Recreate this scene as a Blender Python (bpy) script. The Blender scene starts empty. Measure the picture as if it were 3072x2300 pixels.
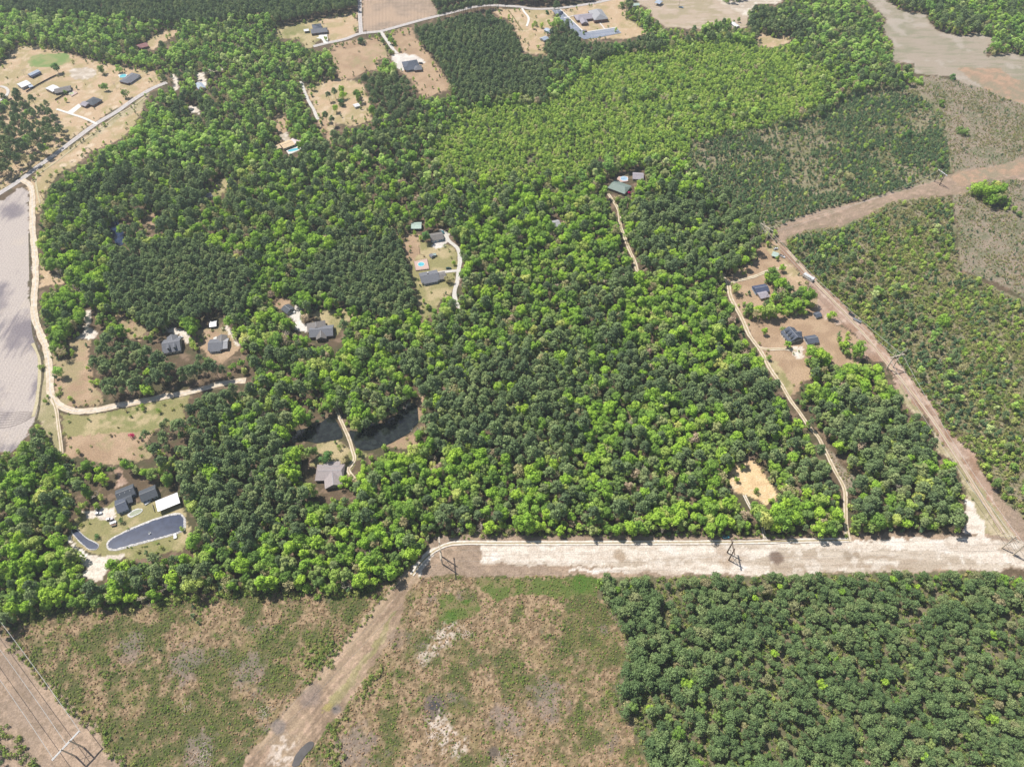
import bpy, math, random
import numpy as np
from mathutils import Vector
rng = np.random.default_rng(7)
random.seed(7)
scene = bpy.context.scene
R = math.radians

# ------------------------------------------------------------------ camera
H = 450.0                      # height of the drone above the ground, metres
PITCH = 51.4                   # degrees below the horizon
F = 2130.0                     # focal length in pixels of a 3072 px wide frame
cam_data = bpy.data.cameras.new("camera")
cam = bpy.data.objects.new("camera", cam_data)
scene.collection.objects.link(cam)
cam.location = (0, 0, H)
cam.rotation_euler = (R(90 - PITCH), 0, 0)
cam_data.sensor_width = 36.0
cam_data.lens = 36.0 * F / 3072
cam_data.clip_start = 1.0
cam_data.clip_end = 20000
scene.camera = cam
# ------------------------------------------------------------------ light
SUN_EL = 59.0
sd = Vector((-0.83, 0.56, 0)).normalized()          # towards the sun, in plan
sun_dir = Vector((sd.x * math.cos(R(SUN_EL)), sd.y * math.cos(R(SUN_EL)), math.sin(R(SUN_EL))))
world = bpy.data.worlds.new("World"); scene.world = world
world.use_nodes = True
wn = world.node_tree.nodes; wl = world.node_tree.links
wn.clear()
sky = wn.new("ShaderNodeTexSky"); sky.sky_type = 'NISHITA'; sky.sun_disc = False
sky.sun_elevation = R(SUN_EL); sky.sun_rotation = math.atan2(sd.x, sd.y)
bg = wn.new("ShaderNodeBackground"); bg.inputs[1].default_value = 0.075
wo = wn.new("ShaderNodeOutputWorld")
wl.new(sky.outputs[0], bg.inputs[0]); wl.new(bg.outputs[0], wo.inputs[0])
sl = bpy.data.lights.new("sun", 'SUN'); sl.energy = 4.7; sl.angle = R(0.6); sl.color = (1.0, 0.955, 0.89)
so = bpy.data.objects.new("sun", sl); scene.collection.objects.link(so)
so.rotation_euler = sun_dir.to_track_quat('Z', 'Y').to_euler()
vs = scene.view_settings
vs.view_transform = 'Standard'; vs.look = 'None'; vs.gamma = 1.0; vs.use_curve_mapping = False
vs.exposure = 0.5
EXPO = 1.45                    # what a sunlit level surface of albedo 1 comes out as
HAZE = 0.00010

# ------------------------------------------------------------------ plan <-> frame
sp_, cp_ = math.sin(R(PITCH)), math.cos(R(PITCH))
def at(px, py, z=0.0):
    """ground (or height z) point seen at pixel px,py of the 3072x2300 survey frame"""
    u = (px - 1536) / F; v = (py - 1150) / F
    k = (H - z) / (sp_ + v * cp_)
    return (u * k, k * (cp_ - v * sp_), z)
def to_px(x, y, z=0.0):
    d = H - z
    depth = y * cp_ + d * sp_
    return 1536 + F * x / depth, 1150 + F * (d * cp_ - y * sp_) / depth
def Q(ox, oy, s, pts):
    return [(ox + a / s, oy + b / s) for a, b in pts]
def px_per_m(py):
    return (F * sp_ + (py - 1150) * cp_) / H

# ------------------------------------------------------------------ helpers
C = scene.collection
def tag(o, label=None, cat=None, group=None, kind=None):
    if label: o['label'] = label
    if cat: o['category'] = cat
    if group: o['group'] = group
    if kind: o['kind'] = kind
    return o
def link(name, data, parent=None, col=None):
    o = bpy.data.objects.new(name, data)
    (col or C).objects.link(o)
    if parent is not None: o.parent = parent
    return o
def thing(name, label, cat, loc, rz=0.0, group=None):
    o = link(name, None); o.location = loc; o.rotation_euler = (0, 0, rz)
    o.empty_display_size = 0.5
    return tag(o, label, cat, group)
def raw_mesh(name, verts, faces, mats, fmat=None, smooth=False):
    me = bpy.data.meshes.new(name)
    me.from_pydata(verts, [], faces)
    for m in (mats if isinstance(mats, (list, tuple)) else [mats]): me.materials.append(m)
    if fmat is not None: me.polygons.foreach_set('material_index', fmat)
    if smooth: me.polygons.foreach_set('use_smooth', [True] * len(me.polygons))
    me.update()
    return me
class MB:
    """collects simple solids and links them as one mesh"""
    def __init__(s): s.v = []; s.f = []
    def add(s, verts, faces):
        b = len(s.v); s.v += [tuple(p) for p in verts]; s.f += [tuple(b + i for i in f) for f in faces]; return s
    def box(s, c, d, rz=0.0, taper=1.0):
        cx, cy, cz = c; dx, dy, dz = d[0] / 2, d[1] / 2, d[2] / 2
        ca, sa = math.cos(rz), math.sin(rz); P = []
        for k in (-1, 1):
            t = taper if k > 0 else 1.0
            for (i, j) in ((-1, -1), (1, -1), (1, 1), (-1, 1)):
                x, y = i * dx * t, j * dy * t
                P.append((cx + x * ca - y * sa, cy + x * sa + y * ca, cz + k * dz))
        return s.add(P, [(0, 3, 2, 1), (4, 5, 6, 7), (0, 1, 5, 4), (1, 2, 6, 5), (2, 3, 7, 6), (3, 0, 4, 7)])
    def tube(s, a, b, r0, r1=None, n=6):
        a, b = Vector(a), Vector(b); r1 = r0 if r1 is None else r1
        d = (b - a).normalized(); p = d.orthogonal().normalized(); q = d.cross(p)
        P = []
        for c, r in ((a, r0), (b, r1)):
            for i in range(n):
                t = 2 * math.pi * i / n
                P.append(c + p * (r * math.cos(t)) + q * (r * math.sin(t)))
        F_ = [(i, (i + 1) % n, n + (i + 1) % n, n + i) for i in range(n)]
        F_ += [tuple(range(n))[::-1], tuple(range(n, 2 * n))]
        return s.add(P, F_)
    def prism(s, poly, z0, z1):
        n = len(poly); P = [(x, y, z0) for x, y in poly] + [(x, y, z1) for x, y in poly]
        return s.add(P, [tuple(range(n))[::-1], tuple(range(n, 2 * n))] + [(i, (i + 1) % n, n + (i + 1) % n, n + i) for i in range(n)])
    def build(s, name, mat, parent=None, smooth=False):
        return link(name, raw_mesh(name, s.v, s.f, mat, None, smooth), parent)
def lin(r, g, b, k=1.0):
    f = lambda c: ((c / 255) / 12.92 if c <= 10 else (((c / 255) + 0.055) / 1.055) ** 2.4)
    return (f(r) * k, f(g) * k, f(b) * k, 1.0)
def alb(r, g, b):
    """albedo of a level surface that the photograph shows, sunlit, as this sRGB colour"""
    m = .3 * r + .55 * g + .15 * b; k = .14
    return lin(r * (1 - k) + m * k, g * (1 - k) + m * k, b * (1 - k) + m * k, 1 / EXPO)

def new_mat(name):
    m = bpy.data.materials.new(name); m.use_nodes = True
    nt = m.node_tree; b = nt.nodes['Principled BSDF']
    b.inputs['Roughness'].default_value = 0.85
    b.inputs['Specular IOR Level'].default_value = 0.25
    return m, nt, b
def noise_mat(name, c1, c2, scale=1.0, rough=0.85, spec=0.25, metal=0.0, detail=5, bump=0.0, stretch=None, coord='Object', lo=0.35, hi=0.65):
    m, nt, b = new_mat(name)
    N = nt.nodes; L = nt.links
    tc = N.new('ShaderNodeTexCoord'); mp = N.new('ShaderNodeMapping')
    if stretch: mp.inputs['Scale'].default_value = stretch
    nz = N.new('ShaderNodeTexNoise'); nz.inputs['Scale'].default_value = scale; nz.inputs['Detail'].default_value = detail
    rp = N.new('ShaderNodeValToRGB')
    rp.color_ramp.elements[0].position = lo; rp.color_ramp.elements[1].position = hi
    rp.color_ramp.elements[0].color = c1; rp.color_ramp.elements[1].color = c2
    L.new(tc.outputs[coord], mp.inputs[0]); L.new(mp.outputs[0], nz.inputs['Vector'])
    L.new(nz.outputs['Fac'], rp.inputs[0]); L.new(rp.outputs[0], b.inputs['Base Color'])
    b.inputs['Roughness'].default_value = rough; b.inputs['Specular IOR Level'].default_value = spec
    b.inputs['Metallic'].default_value = metal
    if bump:
        bp = N.new('ShaderNodeBump'); bp.inputs['Distance'].default_value = bump; bp.inputs['Strength'].default_value = 0.6
        L.new(nz.outputs['Fac'], bp.inputs['Height']); L.new(bp.outputs[0], b.inputs['Normal'])
    return m
def shade(c, k): return (c[0] * k, c[1] * k, c[2] * k, 1.0)

# ------------------------------------------------------------------ value noise
def vnoise(x, y, seed=0):
    xi = np.floor(x).astype(np.int64); yi = np.floor(y).astype(np.int64)
    xf = x - xi; yf = y - yi
    xf = xf * xf * (3 - 2 * xf); yf = yf * yf * (3 - 2 * yf)
    def h(a, b):
        n = (a * 374761393 + b * 668265263 + seed * 1442695041) & 0xffffffff
        n = ((n ^ (n >> 13)) * 1274126177) & 0xffffffff
        return ((n ^ (n >> 16)) & 0xffff) / 65535.0
    return (h(xi, yi) * (1 - xf) + h(xi + 1, yi) * xf) * (1 - yf) + (h(xi, yi + 1) * (1 - xf) + h(xi + 1, yi + 1) * xf) * yf
def fbm(x, y, scale, seed=0, octv=4):
    t = 0; a = 1; s = 0
    for i in range(octv):
        t = t + a * vnoise(x / scale + 17.3 * i, y / scale - 9.1 * i, seed + i); s += a; a *= 0.55; scale = scale / 2.03
    return t / s
def sstep(a, b, x):
    t = np.clip((x - a) / (b - a), 0, 1); return t * t * (3 - 2 * t)

# ------------------------------------------------------------------ land-use plan, read off the survey frame
MS = 3.0; MW, MH = 1024, 767
def blank(v): return np.full((MH, MW), v, np.int16)
def fill(mask, poly, val):
    P = np.array(poly, float) / MS
    x0, y0 = np.floor(P.min(0)).astype(int) - 1; x1, y1 = np.ceil(P.max(0)).astype(int) + 1
    x0, y0, x1, y1 = max(x0, 0), max(y0, 0), min(x1, MW), min(y1, MH)
    if x1 <= x0 or y1 <= y0: return
    X, Y = np.meshgrid(np.arange(x0, x1) + 0.5, np.arange(y0, y1) + 0.5)
    ins = np.zeros(X.shape, bool); n = len(P)
    for i in range(n):
        ax, ay = P[i]; bx, by = P[(i + 1) % n]
        if ay == by: continue
        c = ((ay > Y) != (by > Y)) & (X < (bx - ax) * (Y - ay) / (by - ay) + ax)
        ins ^= c
    mask[y0:y1, x0:x1][ins] = val
def stroke(mask, pts, wpx, val):
    P = np.array(pts, float) / MS; w = wpx / MS / 2
    for i in range(len(P) - 1):
        a, b = P[i], P[i + 1]
        x0 = int(max(min(a[0], b[0]) - w - 1, 0)); x1 = int(min(max(a[0], b[0]) + w + 2, MW))
        y0 = int(max(min(a[1], b[1]) - w - 1, 0)); y1 = int(min(max(a[1], b[1]) + w + 2, MH))
        if x1 <= x0 or y1 <= y0: continue
        X, Y = np.meshgrid(np.arange(x0, x1) + 0.5, np.arange(y0, y1) + 0.5)
        d = b - a; L2 = max(d @ d, 1e-6)
        t = np.clip(((X - a[0]) * d[0] + (Y - a[1]) * d[1]) / L2, 0, 1)
        mask[y0:y1, x0:x1][np.hypot(X - a[0] - t * d[0], Y - a[1] - t * d[1]) < w] = val
def look(mask, px, py):
    i = np.clip((np.asarray(px) / MS).astype(int), 0, MW - 1); j = np.clip((np.asarray(py) / MS).astype(int), 0, MH - 1)
    return mask[j, i]
(LITTER, DRY, LAWN, GREEN, PALE, FIELD, DRYF, YARD, SAND, OSAND, BTAN, BRUSH, RED, PGRASS, MUD, ORANGE, MEADOW, CORR, YGREEN, CONC, GBRUSH, CLEARR, GREENB, FARDRY, FLOORG, FLOORY) = range(26)
ground = blank(LITTER)
openings = [
 # --- top left farm yards and the road verge
 (DRY, [(-40,200),(0,200),(58,134),(163,149),(275,181),(380,203),(482,217),(482,250),(453,264),(290,362),(120,487),(-40,600)]),
 (GREEN, [(83,184),(95,170),(120,163),(203,159),(214,181),(174,198),(130,201),(94,201)]),
 (PALE, [(203,217),(225,203),(283,207),(286,225),(261,239),(217,236)]),
 (DRY, [(453,275),(428,315),(409,370),(362,417),(326,435),(275,453),(246,482),(188,514),(163,536),(134,580),(120,640),(106,640),(84,560),(116,510),(232,425),(330,360),(440,285)]),
 (PGRASS, [(453,275),(440,300),(420,330),(360,355),(290,410),(250,430),(330,362)]),
 (FIELD, [(-60,618),(0,605),(54,567),(78,564),(87,625),(89,741),(90,886),(96,977),(118,1050),(122,1140),(112,1245),(85,1300),(45,1350),(0,1360),(-60,1365)]),
 (DRY, [(120,781),(145,814),(178,828),(199,846),(145,857),(118,864)]),
 (DRY, [(449,120),(478,98),(536,82),(518,116),(482,134),(460,150),(435,145)]),
 (SAND, [(515,222),(528,225),(536,262),(524,278),(518,250)]),
 (GBRUSH, [(2520,1395),(2560,1420),(2570,1440),(2545,1470),(2528,1470),(2500,1400),(2480,1340)]),
 (SAND, [(585,219),(672,202),(674,208),(612,222),(618,262),(600,255)]),
 (SAND, [(562,318),(575,315),(600,332),(596,342),(566,335)]),
 (YARD, [(455,640),(466,640),(460,690),(438,694),(446,665)]),
 (LAWN, [(620,572),(660,545),(690,530),(668,580),(645,600),(622,600)]),
 # --- top centre
 (LAWN, [(820,90),(865,76),(934,62),(985,51),(1000,60),(960,120),(940,145),(916,145),(898,120),(836,116)]),
 (DRY, [(960,62),(985,51),(1075,38),(1073,98),(1068,109),(1028,120),(992,127),(985,110)]),
 (DRYF, [(1088,0),(1293,0),(1314,43),(1235,65),(1122,96),(1091,90)]),
 (YARD, [(985,156),(999,134),(1068,120),(1100,120),(1140,105),(1158,145),(1169,170),(1137,178),(1133,207),(1097,214),(1061,236),(1024,239),(1010,217),(999,185)]),
 (YARD, [(1173,94),(1231,80),(1245,109),(1267,145),(1303,181),(1325,217),(1354,261),(1325,279),(1274,292),(1256,279),(1231,239),(1202,217),(1184,188),(1180,163)]),
 (CONC, [(1184,160),(1215,160),(1245,168),(1262,176),(1279,190),(1258,188),(1215,210),(1200,215),(1180,185),(1174,172)]),
 (DRY, [(974,243),(1014,236),(1086,250),(1108,304),(1115,362),(1061,377),(1014,370),(985,417),(963,399),(956,355),(916,261)]),
 (YARD, [(958,360),(975,330),(990,420),(1000,440),(985,425),(968,400)]),
 (YARD, [(818,348),(858,341),(861,399),(832,402)]),
 (YARD, [(910,405),(930,400),(930,430),(912,432)]),
 (PALE, [(835,410),(860,395),(872,430),(850,420)]),
 # --- top right
 (DRY, [(1470,30),(1520,27),(1661,31),(1661,60),(1647,109),(1625,145),(1650,178),(1629,163),(1574,156),(1553,109),(1542,72)]),
 (DRY, [(1676,31),(1835,0),(1875,0),(1879,51),(1904,69),(1948,98),(1882,118),(1810,116),(1774,123),(1752,116)]),
 (FARDRY, [(1900,0),(2158,0),(2240,50),(2243,80),(2215,88),(2110,86),(1998,85),(1970,58),(1937,22)]),
 (PALE, [(2180,22),(2226,47),(2245,47),(2263,14),(2340,10),(2350,0),(2150,0)]),
 (DRY, [(2266,105),(2299,101),(2320,116),(2378,108),(2370,125),(2340,138),(2306,141),(2274,134)]),
 (MEADOW, [(2598,0),(2640,36),(2660,60),(2650,80),(2660,105),(2680,130),(2677,180),(2700,190),(2745,190),(2740,220),(2790,225),(2860,230),(2930,290),(2990,340),(3090,330),(3090,174),(3033,159),(2960,170),(2957,145),(2989,120),(2997,101),(2960,91),(2924,105),(2870,109),(2815,94),(2786,69),(2779,43),(2707,36),(2656,0)]),
 (GBRUSH, [(2707,240),(2797,225),(2960,268),(3090,326),(3090,900),(2990,850),(2890,810),(2872,700),(2862,600),(2862,560),(2850,470),(2835,340),(2780,290)]),
 (ORANGE, [(2870,203),(2997,203),(3030,230),(3090,254),(3090,318),(3030,300),(2979,283),(2924,246)]),
 (BTAN, [(2330,687),(2363,665),(2453,632),(2526,614),(2634,589),(2736,560),(2815,540),(2870,514),(2997,496),(3090,464),(3090,540),(2910,540),(2902,582),(2815,589),(2671,604),(2598,647),(2526,680),(2417,690),(2363,712),(2359,738),(2335,720)]),
 (ORANGE, [(2860,520),(2997,498),(3090,470),(3090,520),(2960,535),(2900,560),(2870,560)]),
 # --- right yards, red corridor
 (YARD, [(2180,838),(2250,790),(2290,730),(2335,725),(2420,850),(2450,900),(2480,960),(2540,990),(2584,1031),(2590,1080),(2560,1090),(2500,1100),(2430,1130),(2400,1160),(2372,1200),(2340,1160),(2290,1080),(2250,1000),(2210,930),(2180,880)]),
 (LAWN, [(2300,740),(2335,738),(2345,760),(2310,765)]),
 (DRY, [(2350,775),(2375,790),(2420,850),(2395,850),(2350,820)]),
 (LAWN, [(2296,1080),(2330,1080),(2380,1160),(2372,1200),(2345,1165),(2320,1120)]),
 (SAND, [(2378,1040),(2405,1035),(2412,1075),(2395,1080),(2372,1068)]),
 (RED, [(2330,735),(2366,745),(2395,777),(2453,839),(2507,886),(2544,922),(2587,962),(2620,998),(2671,1060),(2707,1096),(2747,1140),(2797,1205),(2859,1303),(2924,1357),(2935,1394),(2971,1466),(3015,1502),(3090,1575),(3090,1700),(2921,1650),(2921,1605),(2910,1557),(2902,1484),(2888,1441),(2859,1372),(2815,1357),(2808,1314),(2779,1249),(2743,1238),(2700,1194),(2681,1140),(2656,1082),(2598,1078),(2584,1060),(2584,1031),(2547,988),(2507,969),(2475,959),(2453,922),(2446,886),(2425,850),(2380,790),(2350,765)]),
 (PGRASS, [(2700,1150),(2720,1180),(2770,1240),(2830,1330),(2880,1370),(2925,1440),(2990,1530),(3060,1620),(3000,1640),(2925,1600),(2910,1557),(2902,1484),(2888,1441),(2859,1372),(2815,1357),(2808,1314),(2779,1249),(2743,1238),(2700,1194)]),
 (CORR, [(2975,1468),(3015,1502),(3090,1575),(3090,1640),(3040,1580),(2990,1520)]),
 # --- house lots in the woods
 (LAWN, [(1206,712),(1285,727),(1347,734),(1376,763),(1372,810),(1369,850),(1354,886),(1325,893),(1303,940),(1267,969),(1260,944),(1249,908),(1242,850),(1227,792),(1209,741)]),
 (YARD, [(1206,700),(1225,695),(1260,700),(1262,760),(1240,790),(1212,760)]),
 (CONC, [(1290,738),(1300,728),(1325,690),(1350,700),(1352,725),(1340,738),(1300,742)]),
 (LAWN, [(930,944),(963,930),(1006,931),(1057,935),(1061,955),(1028,969),(1014,1006),(1000,1010),(990,984),(965,960)]),
 (CONC, [(861,944),(883,915),(905,922),(898,959),(927,977),(932,993),(887,993),(878,959)]),
 (YARD, [(812,905),(840,885),(868,900),(850,925),(825,930)]),
 (SAND, [(497,978),(529,983),(569,993),(567,1027),(547,1030),(536,1006),(500,991)]),
 (YARD, [(337,935),(377,955),(413,970),(435,992),(424,1022),(395,1020),(370,991),(348,969)]),
 (YARD, [(598,987),(634,984),(681,975),(696,995),(719,1042),(690,1070),(663,1095),(640,1080),(594,1042)]),
 (SAND, [(681,975),(696,990),(719,1040),(710,1046),(686,1000),(674,985)]),
 (SAND, [(252,930),(275,930),(274,977),(296,1003),(280,1018),(234,1016),(258,977)]),
 (YARD, [(203,1016),(275,1020),(268,1067),(277,1140),(297,1173),(319,1205),(275,1218),(225,1223),(188,1212),(170,1184),(160,1140),(150,1060),(175,1080),(215,1080)]),
 (PGRASS, [(120,1100),(135,1060),(150,1110),(152,1194),(170,1234),(182,1357),(159,1343),(125,1290),(109,1249)]),
 (LAWN, [(178,1240),(261,1247),(326,1236),(380,1222),(471,1204),(572,1180),(560,1212),(558,1263),(471,1285),(400,1300),(300,1300),(200,1305),(185,1300)]),
 (YARD, [(200,1305),(300,1300),(400,1300),(471,1285),(435,1328),(449,1372),(399,1379),(344,1394),(312,1394),(254,1375),(196,1365)]),
 (RED, [(315,1394),(362,1412),(384,1448),(344,1462),(348,1423)]),
 (SAND, [(2893,1500),(2925,1500),(2945,1600),(2885,1604),(2898,1560)]),
 # --- compound with the ponds, lower left
 (LAWN, [(217,1560),(246,1542),(286,1546),(312,1524),(344,1500),(384,1500),(420,1500),(471,1500),(540,1515),(548,1539),(562,1575),(568,1607),(555,1650),(507,1658),(399,1676),(319,1665),(254,1650),(225,1628),(203,1593)]),
 (SAND, [(243,1541),(260,1535),(312,1523),(344,1520),(352,1545),(330,1575),(318,1560),(300,1552),(262,1550)]),
 (SAND, [(200,1600),(214,1625),(232,1636),(261,1662),(312,1662),(373,1660),(370,1678),(322,1685),(315,1705),(312,1725),(300,1745),(283,1749),(246,1727),(262,1705),(248,1676),(222,1650),(205,1630)]),
 (LAWN, [(952,1330),(1014,1319),(1046,1345),(1075,1365),(1090,1360),(1110,1365),(1060,1390),(1050,1415),(1078,1445),(1050,1440),(1010,1395),(960,1400),(930,1395),(965,1360)]),
 (YARD, [(1160,1328),(1209,1307),(1245,1299),(1255,1343),(1206,1350),(1159,1340)]),
 (YARD, [(1245,1194),(1267,1176),(1271,1249),(1256,1262)]),
 (OSAND, [(2190,1412),(2223,1384),(2266,1377),(2292,1420),(2332,1480),(2328,1502),(2299,1515),(2274,1497),(2237,1482),(2201,1475),(2185,1448)]),
 # --- the wide cleared strip
 (CORR, [(1235,1740),(1290,1622),(1311,1604),(1500,1602),(1700,1604),(2200,1604),(2560,1604),(2700,1600),(2921,1600),(3090,1620),(3090,1712),(2707,1716),(2320,1726),(1828,1732),(1520,1735),(1340,1735),(1290,1760)]),
 (PALE, [(1443,1628),(1700,1630),(2200,1628),(2560,1622),(2925,1612),(3090,1630),(3090,1706),(2707,1714),(2320,1724),(1990,1722),(1860,1700),(1620,1694),(1443,1690)]),
 (SAND, [(1443,1640),(1700,1638),(1800,1640),(2300,1640),(2330,1650),(2300,1672),(1950,1678),(1800,1688),(1600,1684),(1443,1682)]),
 (SAND, [(2540,1590),(2560,1620),(2925,1610),(2935,1570),(2915,1540),(2950,1560),(2960,1610),(3000,1660),(3090,1690),(3090,1704),(2960,1690),(2800,1645),(2560,1650),(2300,1640),(2290,1625),(2530,1628)]),
 (SAND, [(1700,1706),(1850,1700),(2150,1690),(2320,1700),(2320,1722),(1990,1722),(1850,1714),(1700,1716)]),
 (SAND, [(1225,1735),(1240,1690),(1275,1655),(1311,1640),(1318,1640),(1300,1665),(1270,1705),(1262,1740)]),
 # --- clear-cuts and the lower corridors
 (BRUSH, [(-40,1903),(40,1890),(62,1845),(120,1834),(174,1823),(308,1820),(435,1809),(536,1787),(688,1772),(800,1772),(1050,1772),(1140,1754),(1235,1730),(1340,1729),(1560,1727),(1792,1727),(1795,1790),(1828,1820),(1853,1874),(1882,1925),(1868,1990),(1861,2044),(1839,2080),(1846,2135),(1893,2171),(1915,2225),(1960,2320),(-40,2320)]),
 (CLEARR, [(1242,1740),(1360,1735),(1400,1760),(1500,1770),(1640,1770),(1700,1830),(1680,1900),(1700,2000),(1640,2100),(1700,2200),(1760,2320),(890,2320),(948,2233),(992,2171),(1072,2062),(1115,2008),(1195,1874),(1216,1794)]),
 (GREENB, [(1310,1790),(1350,1775),(1380,1795),(1437,1800),(1440,1830),(1400,1850),(1340,1865),(1300,1850),(1320,1820)]),
 (GREENB, [(1430,1735),(1790,1732),(1790,1790),(1640,1790),(1560,1780),(1500,1800),(1440,1775)]),
 (CORR, [(-60,1899),(0,1899),(47,1935),(94,1983),(134,2044),(188,2088),(236,2142),(290,2186),(326,2243),(400,2320),(-60,2320)]),
 (MUD, [(1235,1700),(1180,1758),(1122,1823),(1050,1903),(985,1986),(923,2055),(869,2120),(822,2171),(760,2240),(700,2320),(875,2320),(948,2233),(992,2171),(1024,2135),(1072,2062),(1115,2008),(1158,1935),(1195,1874),(1216,1794),(1245,1745),(1262,1740)]),
 (YGREEN, [(1188,1820),(1177,1856),(1144,1925),(1093,2001),(1014,2109),(974,2142),(967,2124),(1035,2037),(1108,1946),(1151,1881)]),
]
for cl, poly in openings: fill(ground, poly, cl)

# lines of travel: (name, material key, label, width m, points)
roads = [
 ('road','asphalt','pale grey two-lane road running up the left side past the farm yards',6.2,[(-40,606),(0,580),(62,540),(120,496),(174,457),(232,413),(290,371),(348,337),(399,301),(453,268),(500,248)]),
 ('road','asphalt','pale road curving across the top of the picture past the church',6.0,[(940,140),(985,129),(1035,118),(1075,103),(1108,98),(1144,94),(1195,80),(1267,60),(1340,42),(1412,24),(1466,17),(1557,21),(1592,27),(1647,27),(1719,20),(1810,4),(1900,-22),(2000,-50)]),
 ('road','asphalt','straight side road coming down from the top edge between the brown fields',5.0,[(1077,-40),(1079,0),(1080,50),(1083,100)]),
 ('dirt_road','dirt','pale sandy dirt road between the grey field and the woods, bending right below',5.6,[(66,540),(90,556),(97,580),(97,614),(98,680),(104,754),(107,785),(107,850),(103,893),(104,950),(124,1006),(143,1060),(150,1140),(152,1176),(167,1205),(196,1225),(232,1234),(283,1231),(333,1221),(380,1212),(435,1202),(507,1187),(580,1174),(652,1154),(700,1145),(738,1142)]),
 ('track','dirt','short two-rut track leaving the bend of the sandy dirt road',2.6,[(158,1195),(170,1230),(174,1260),(177,1285),(182,1320),(187,1368)]),
 ('dirt_road','dirt','light dirt road through the right-hand woods past two houses',3.6,[(2120,826),(2150,828),(2180,842),(2190,886),(2201,911),(2223,951),(2248,1006),(2274,1042),(2292,1071),(2308,1103),(2330,1136),(2348,1160)]),
 ('track','dirt','narrow sandy lower end of the right dirt road reaching the white strip',3.0,[(2348,1160),(2355,1173),(2377,1209),(2399,1238),(2428,1281),(2453,1310),(2478,1357),(2504,1412),(2533,1466),(2536,1520),(2538,1575),(2547,1625)]),
 ('driveway','dirt','short dirt driveway from the dirt road to the dormered grey house',3.0,[(2274,1044),(2310,1048),(2352,1047),(2390,1052)]),
 ('driveway','dirt','sandy driveway curving to the white carport by the pylon',3.0,[(2187,850),(2225,840),(2263,830),(2300,815),(2330,808),(2352,800)]),
 ('driveway','dirt','reddish dirt lane climbing to the green-roofed house in the woods',3.2,[(1948,832),(1915,818),(1904,785),(1886,745),(1871,705),(1861,676),(1855,632),(1842,607),(1824,582)]),
 ('track','dirt','overgrown sandy track crossing the middle of the woods',2.6,[(1948,832),(1897,822),(1800,845),(1665,853),(1580,860)]),
 ('driveway','gravel','pale gravel driveway looping round the lawn with the octagonal pool',3.8,[(1318,690),(1335,700),(1347,723),(1372,745),(1380,777),(1376,810),(1372,846),(1363,879),(1369,911),(1383,925)]),
 ('driveway','gravel','gravel spur to the house beside the octagonal pool',3.4,[(1374,812),(1340,815),(1312,820)]),
 ('driveway','gravel','long white driveway lined with small trees to the hipped house',4.4,[(1142,96),(1148,104),(1159,120),(1177,145),(1192,162)]),
 ('driveway','gravel','straight pale gravel driveway between the open meadow and the trees',3.6,[(903,244),(919,290),(941,330),(954,360)]),
 ('driveway','concrete','white concrete driveway from the road to the dark grey hipped house',3.0,[(291,373),(252,355),(218,344),(170,328)]),
 ('track','dirt','two-rut causeway track crossing the pond',2.8,[(1004,1218),(1010,1231),(1028,1274),(1046,1314),(1058,1350),(1064,1380),(1046,1405),(1050,1420),(1064,1437)]),
 ('track','sand','white sandy wheel track along the upper side of the cleared strip',3.2,[(1236,1725),(1262,1690),(1290,1662),(1318,1644),(1354,1631),(1412,1628),(1560,1629),(1900,1628),(2200,1626),(2400,1622),(2545,1620)]),
 ('track','sand','thin sandy path from the yellow clearing down to the strip',2.4,[(2232,1485),(2252,1524),(2281,1567),(2295,1615)]),
 ('track','mudtrack','muddy wheel track along the pale diagonal corridor at the right',3.0,[(2362,752),(2420,820),(2500,905),(2580,990),(2660,1090),(2720,1160),(2790,1250),(2850,1340),(2900,1420),(2960,1520),(3010,1600)]),
 ('driveway','concrete','white concrete apron in front of the three-door garage',5.0,[(962,100),(966,112),(973,122),(978,131)]),
 ('driveway','concrete','pale driveway curving in to the small house left of the church lot',3.0,[(1566,26),(1572,36),(1586,56),(1580,80)]),
 ('driveway','gravel','curved pale driveway at the left edge beside the white roofed barn',3.4,[(-30,262),(5,260),(22,268),(24,280),(12,296),(-10,306),(-30,315)]),
]

ROADM = 40
openmask = (ground != LITTER).astype(np.int16)
WATERS = [[(868,1316),(890,1292),(935,1280),(963,1268),(985,1250),(1006,1258),(1020,1280),(1030,1312),(1017,1319),(992,1322),(952,1330),(912,1322),(880,1328)],
 [(1046,1290),(1079,1299),(1151,1278),(1195,1250),(1225,1215),(1252,1220),(1256,1268),(1226,1300),(1179,1326),(1122,1349),(1097,1353),(1068,1345),(1055,1318)],
 [(340,680),(365,690),(372,735),(345,735)], [(1015,1245),(1045,1300),(1075,1360),(1060,1370),(1030,1300),(1004,1240)]]
for pw in WATERS: fill(openmask, pw, 1)
for q0, (nm, mk, lb, wd, pts) in enumerate(roads):
    wpx = wd * px_per_m(sum(p[1] for p in pts) / len(pts))
    stroke(openmask, pts, wpx * (1.2 if nm == 'road' or q0 == 3 else .9 if nm in ('dirt_road', 'driveway') else 1.1 if 'narrow sandy lower' in lb else .35), ROADM)

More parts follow.
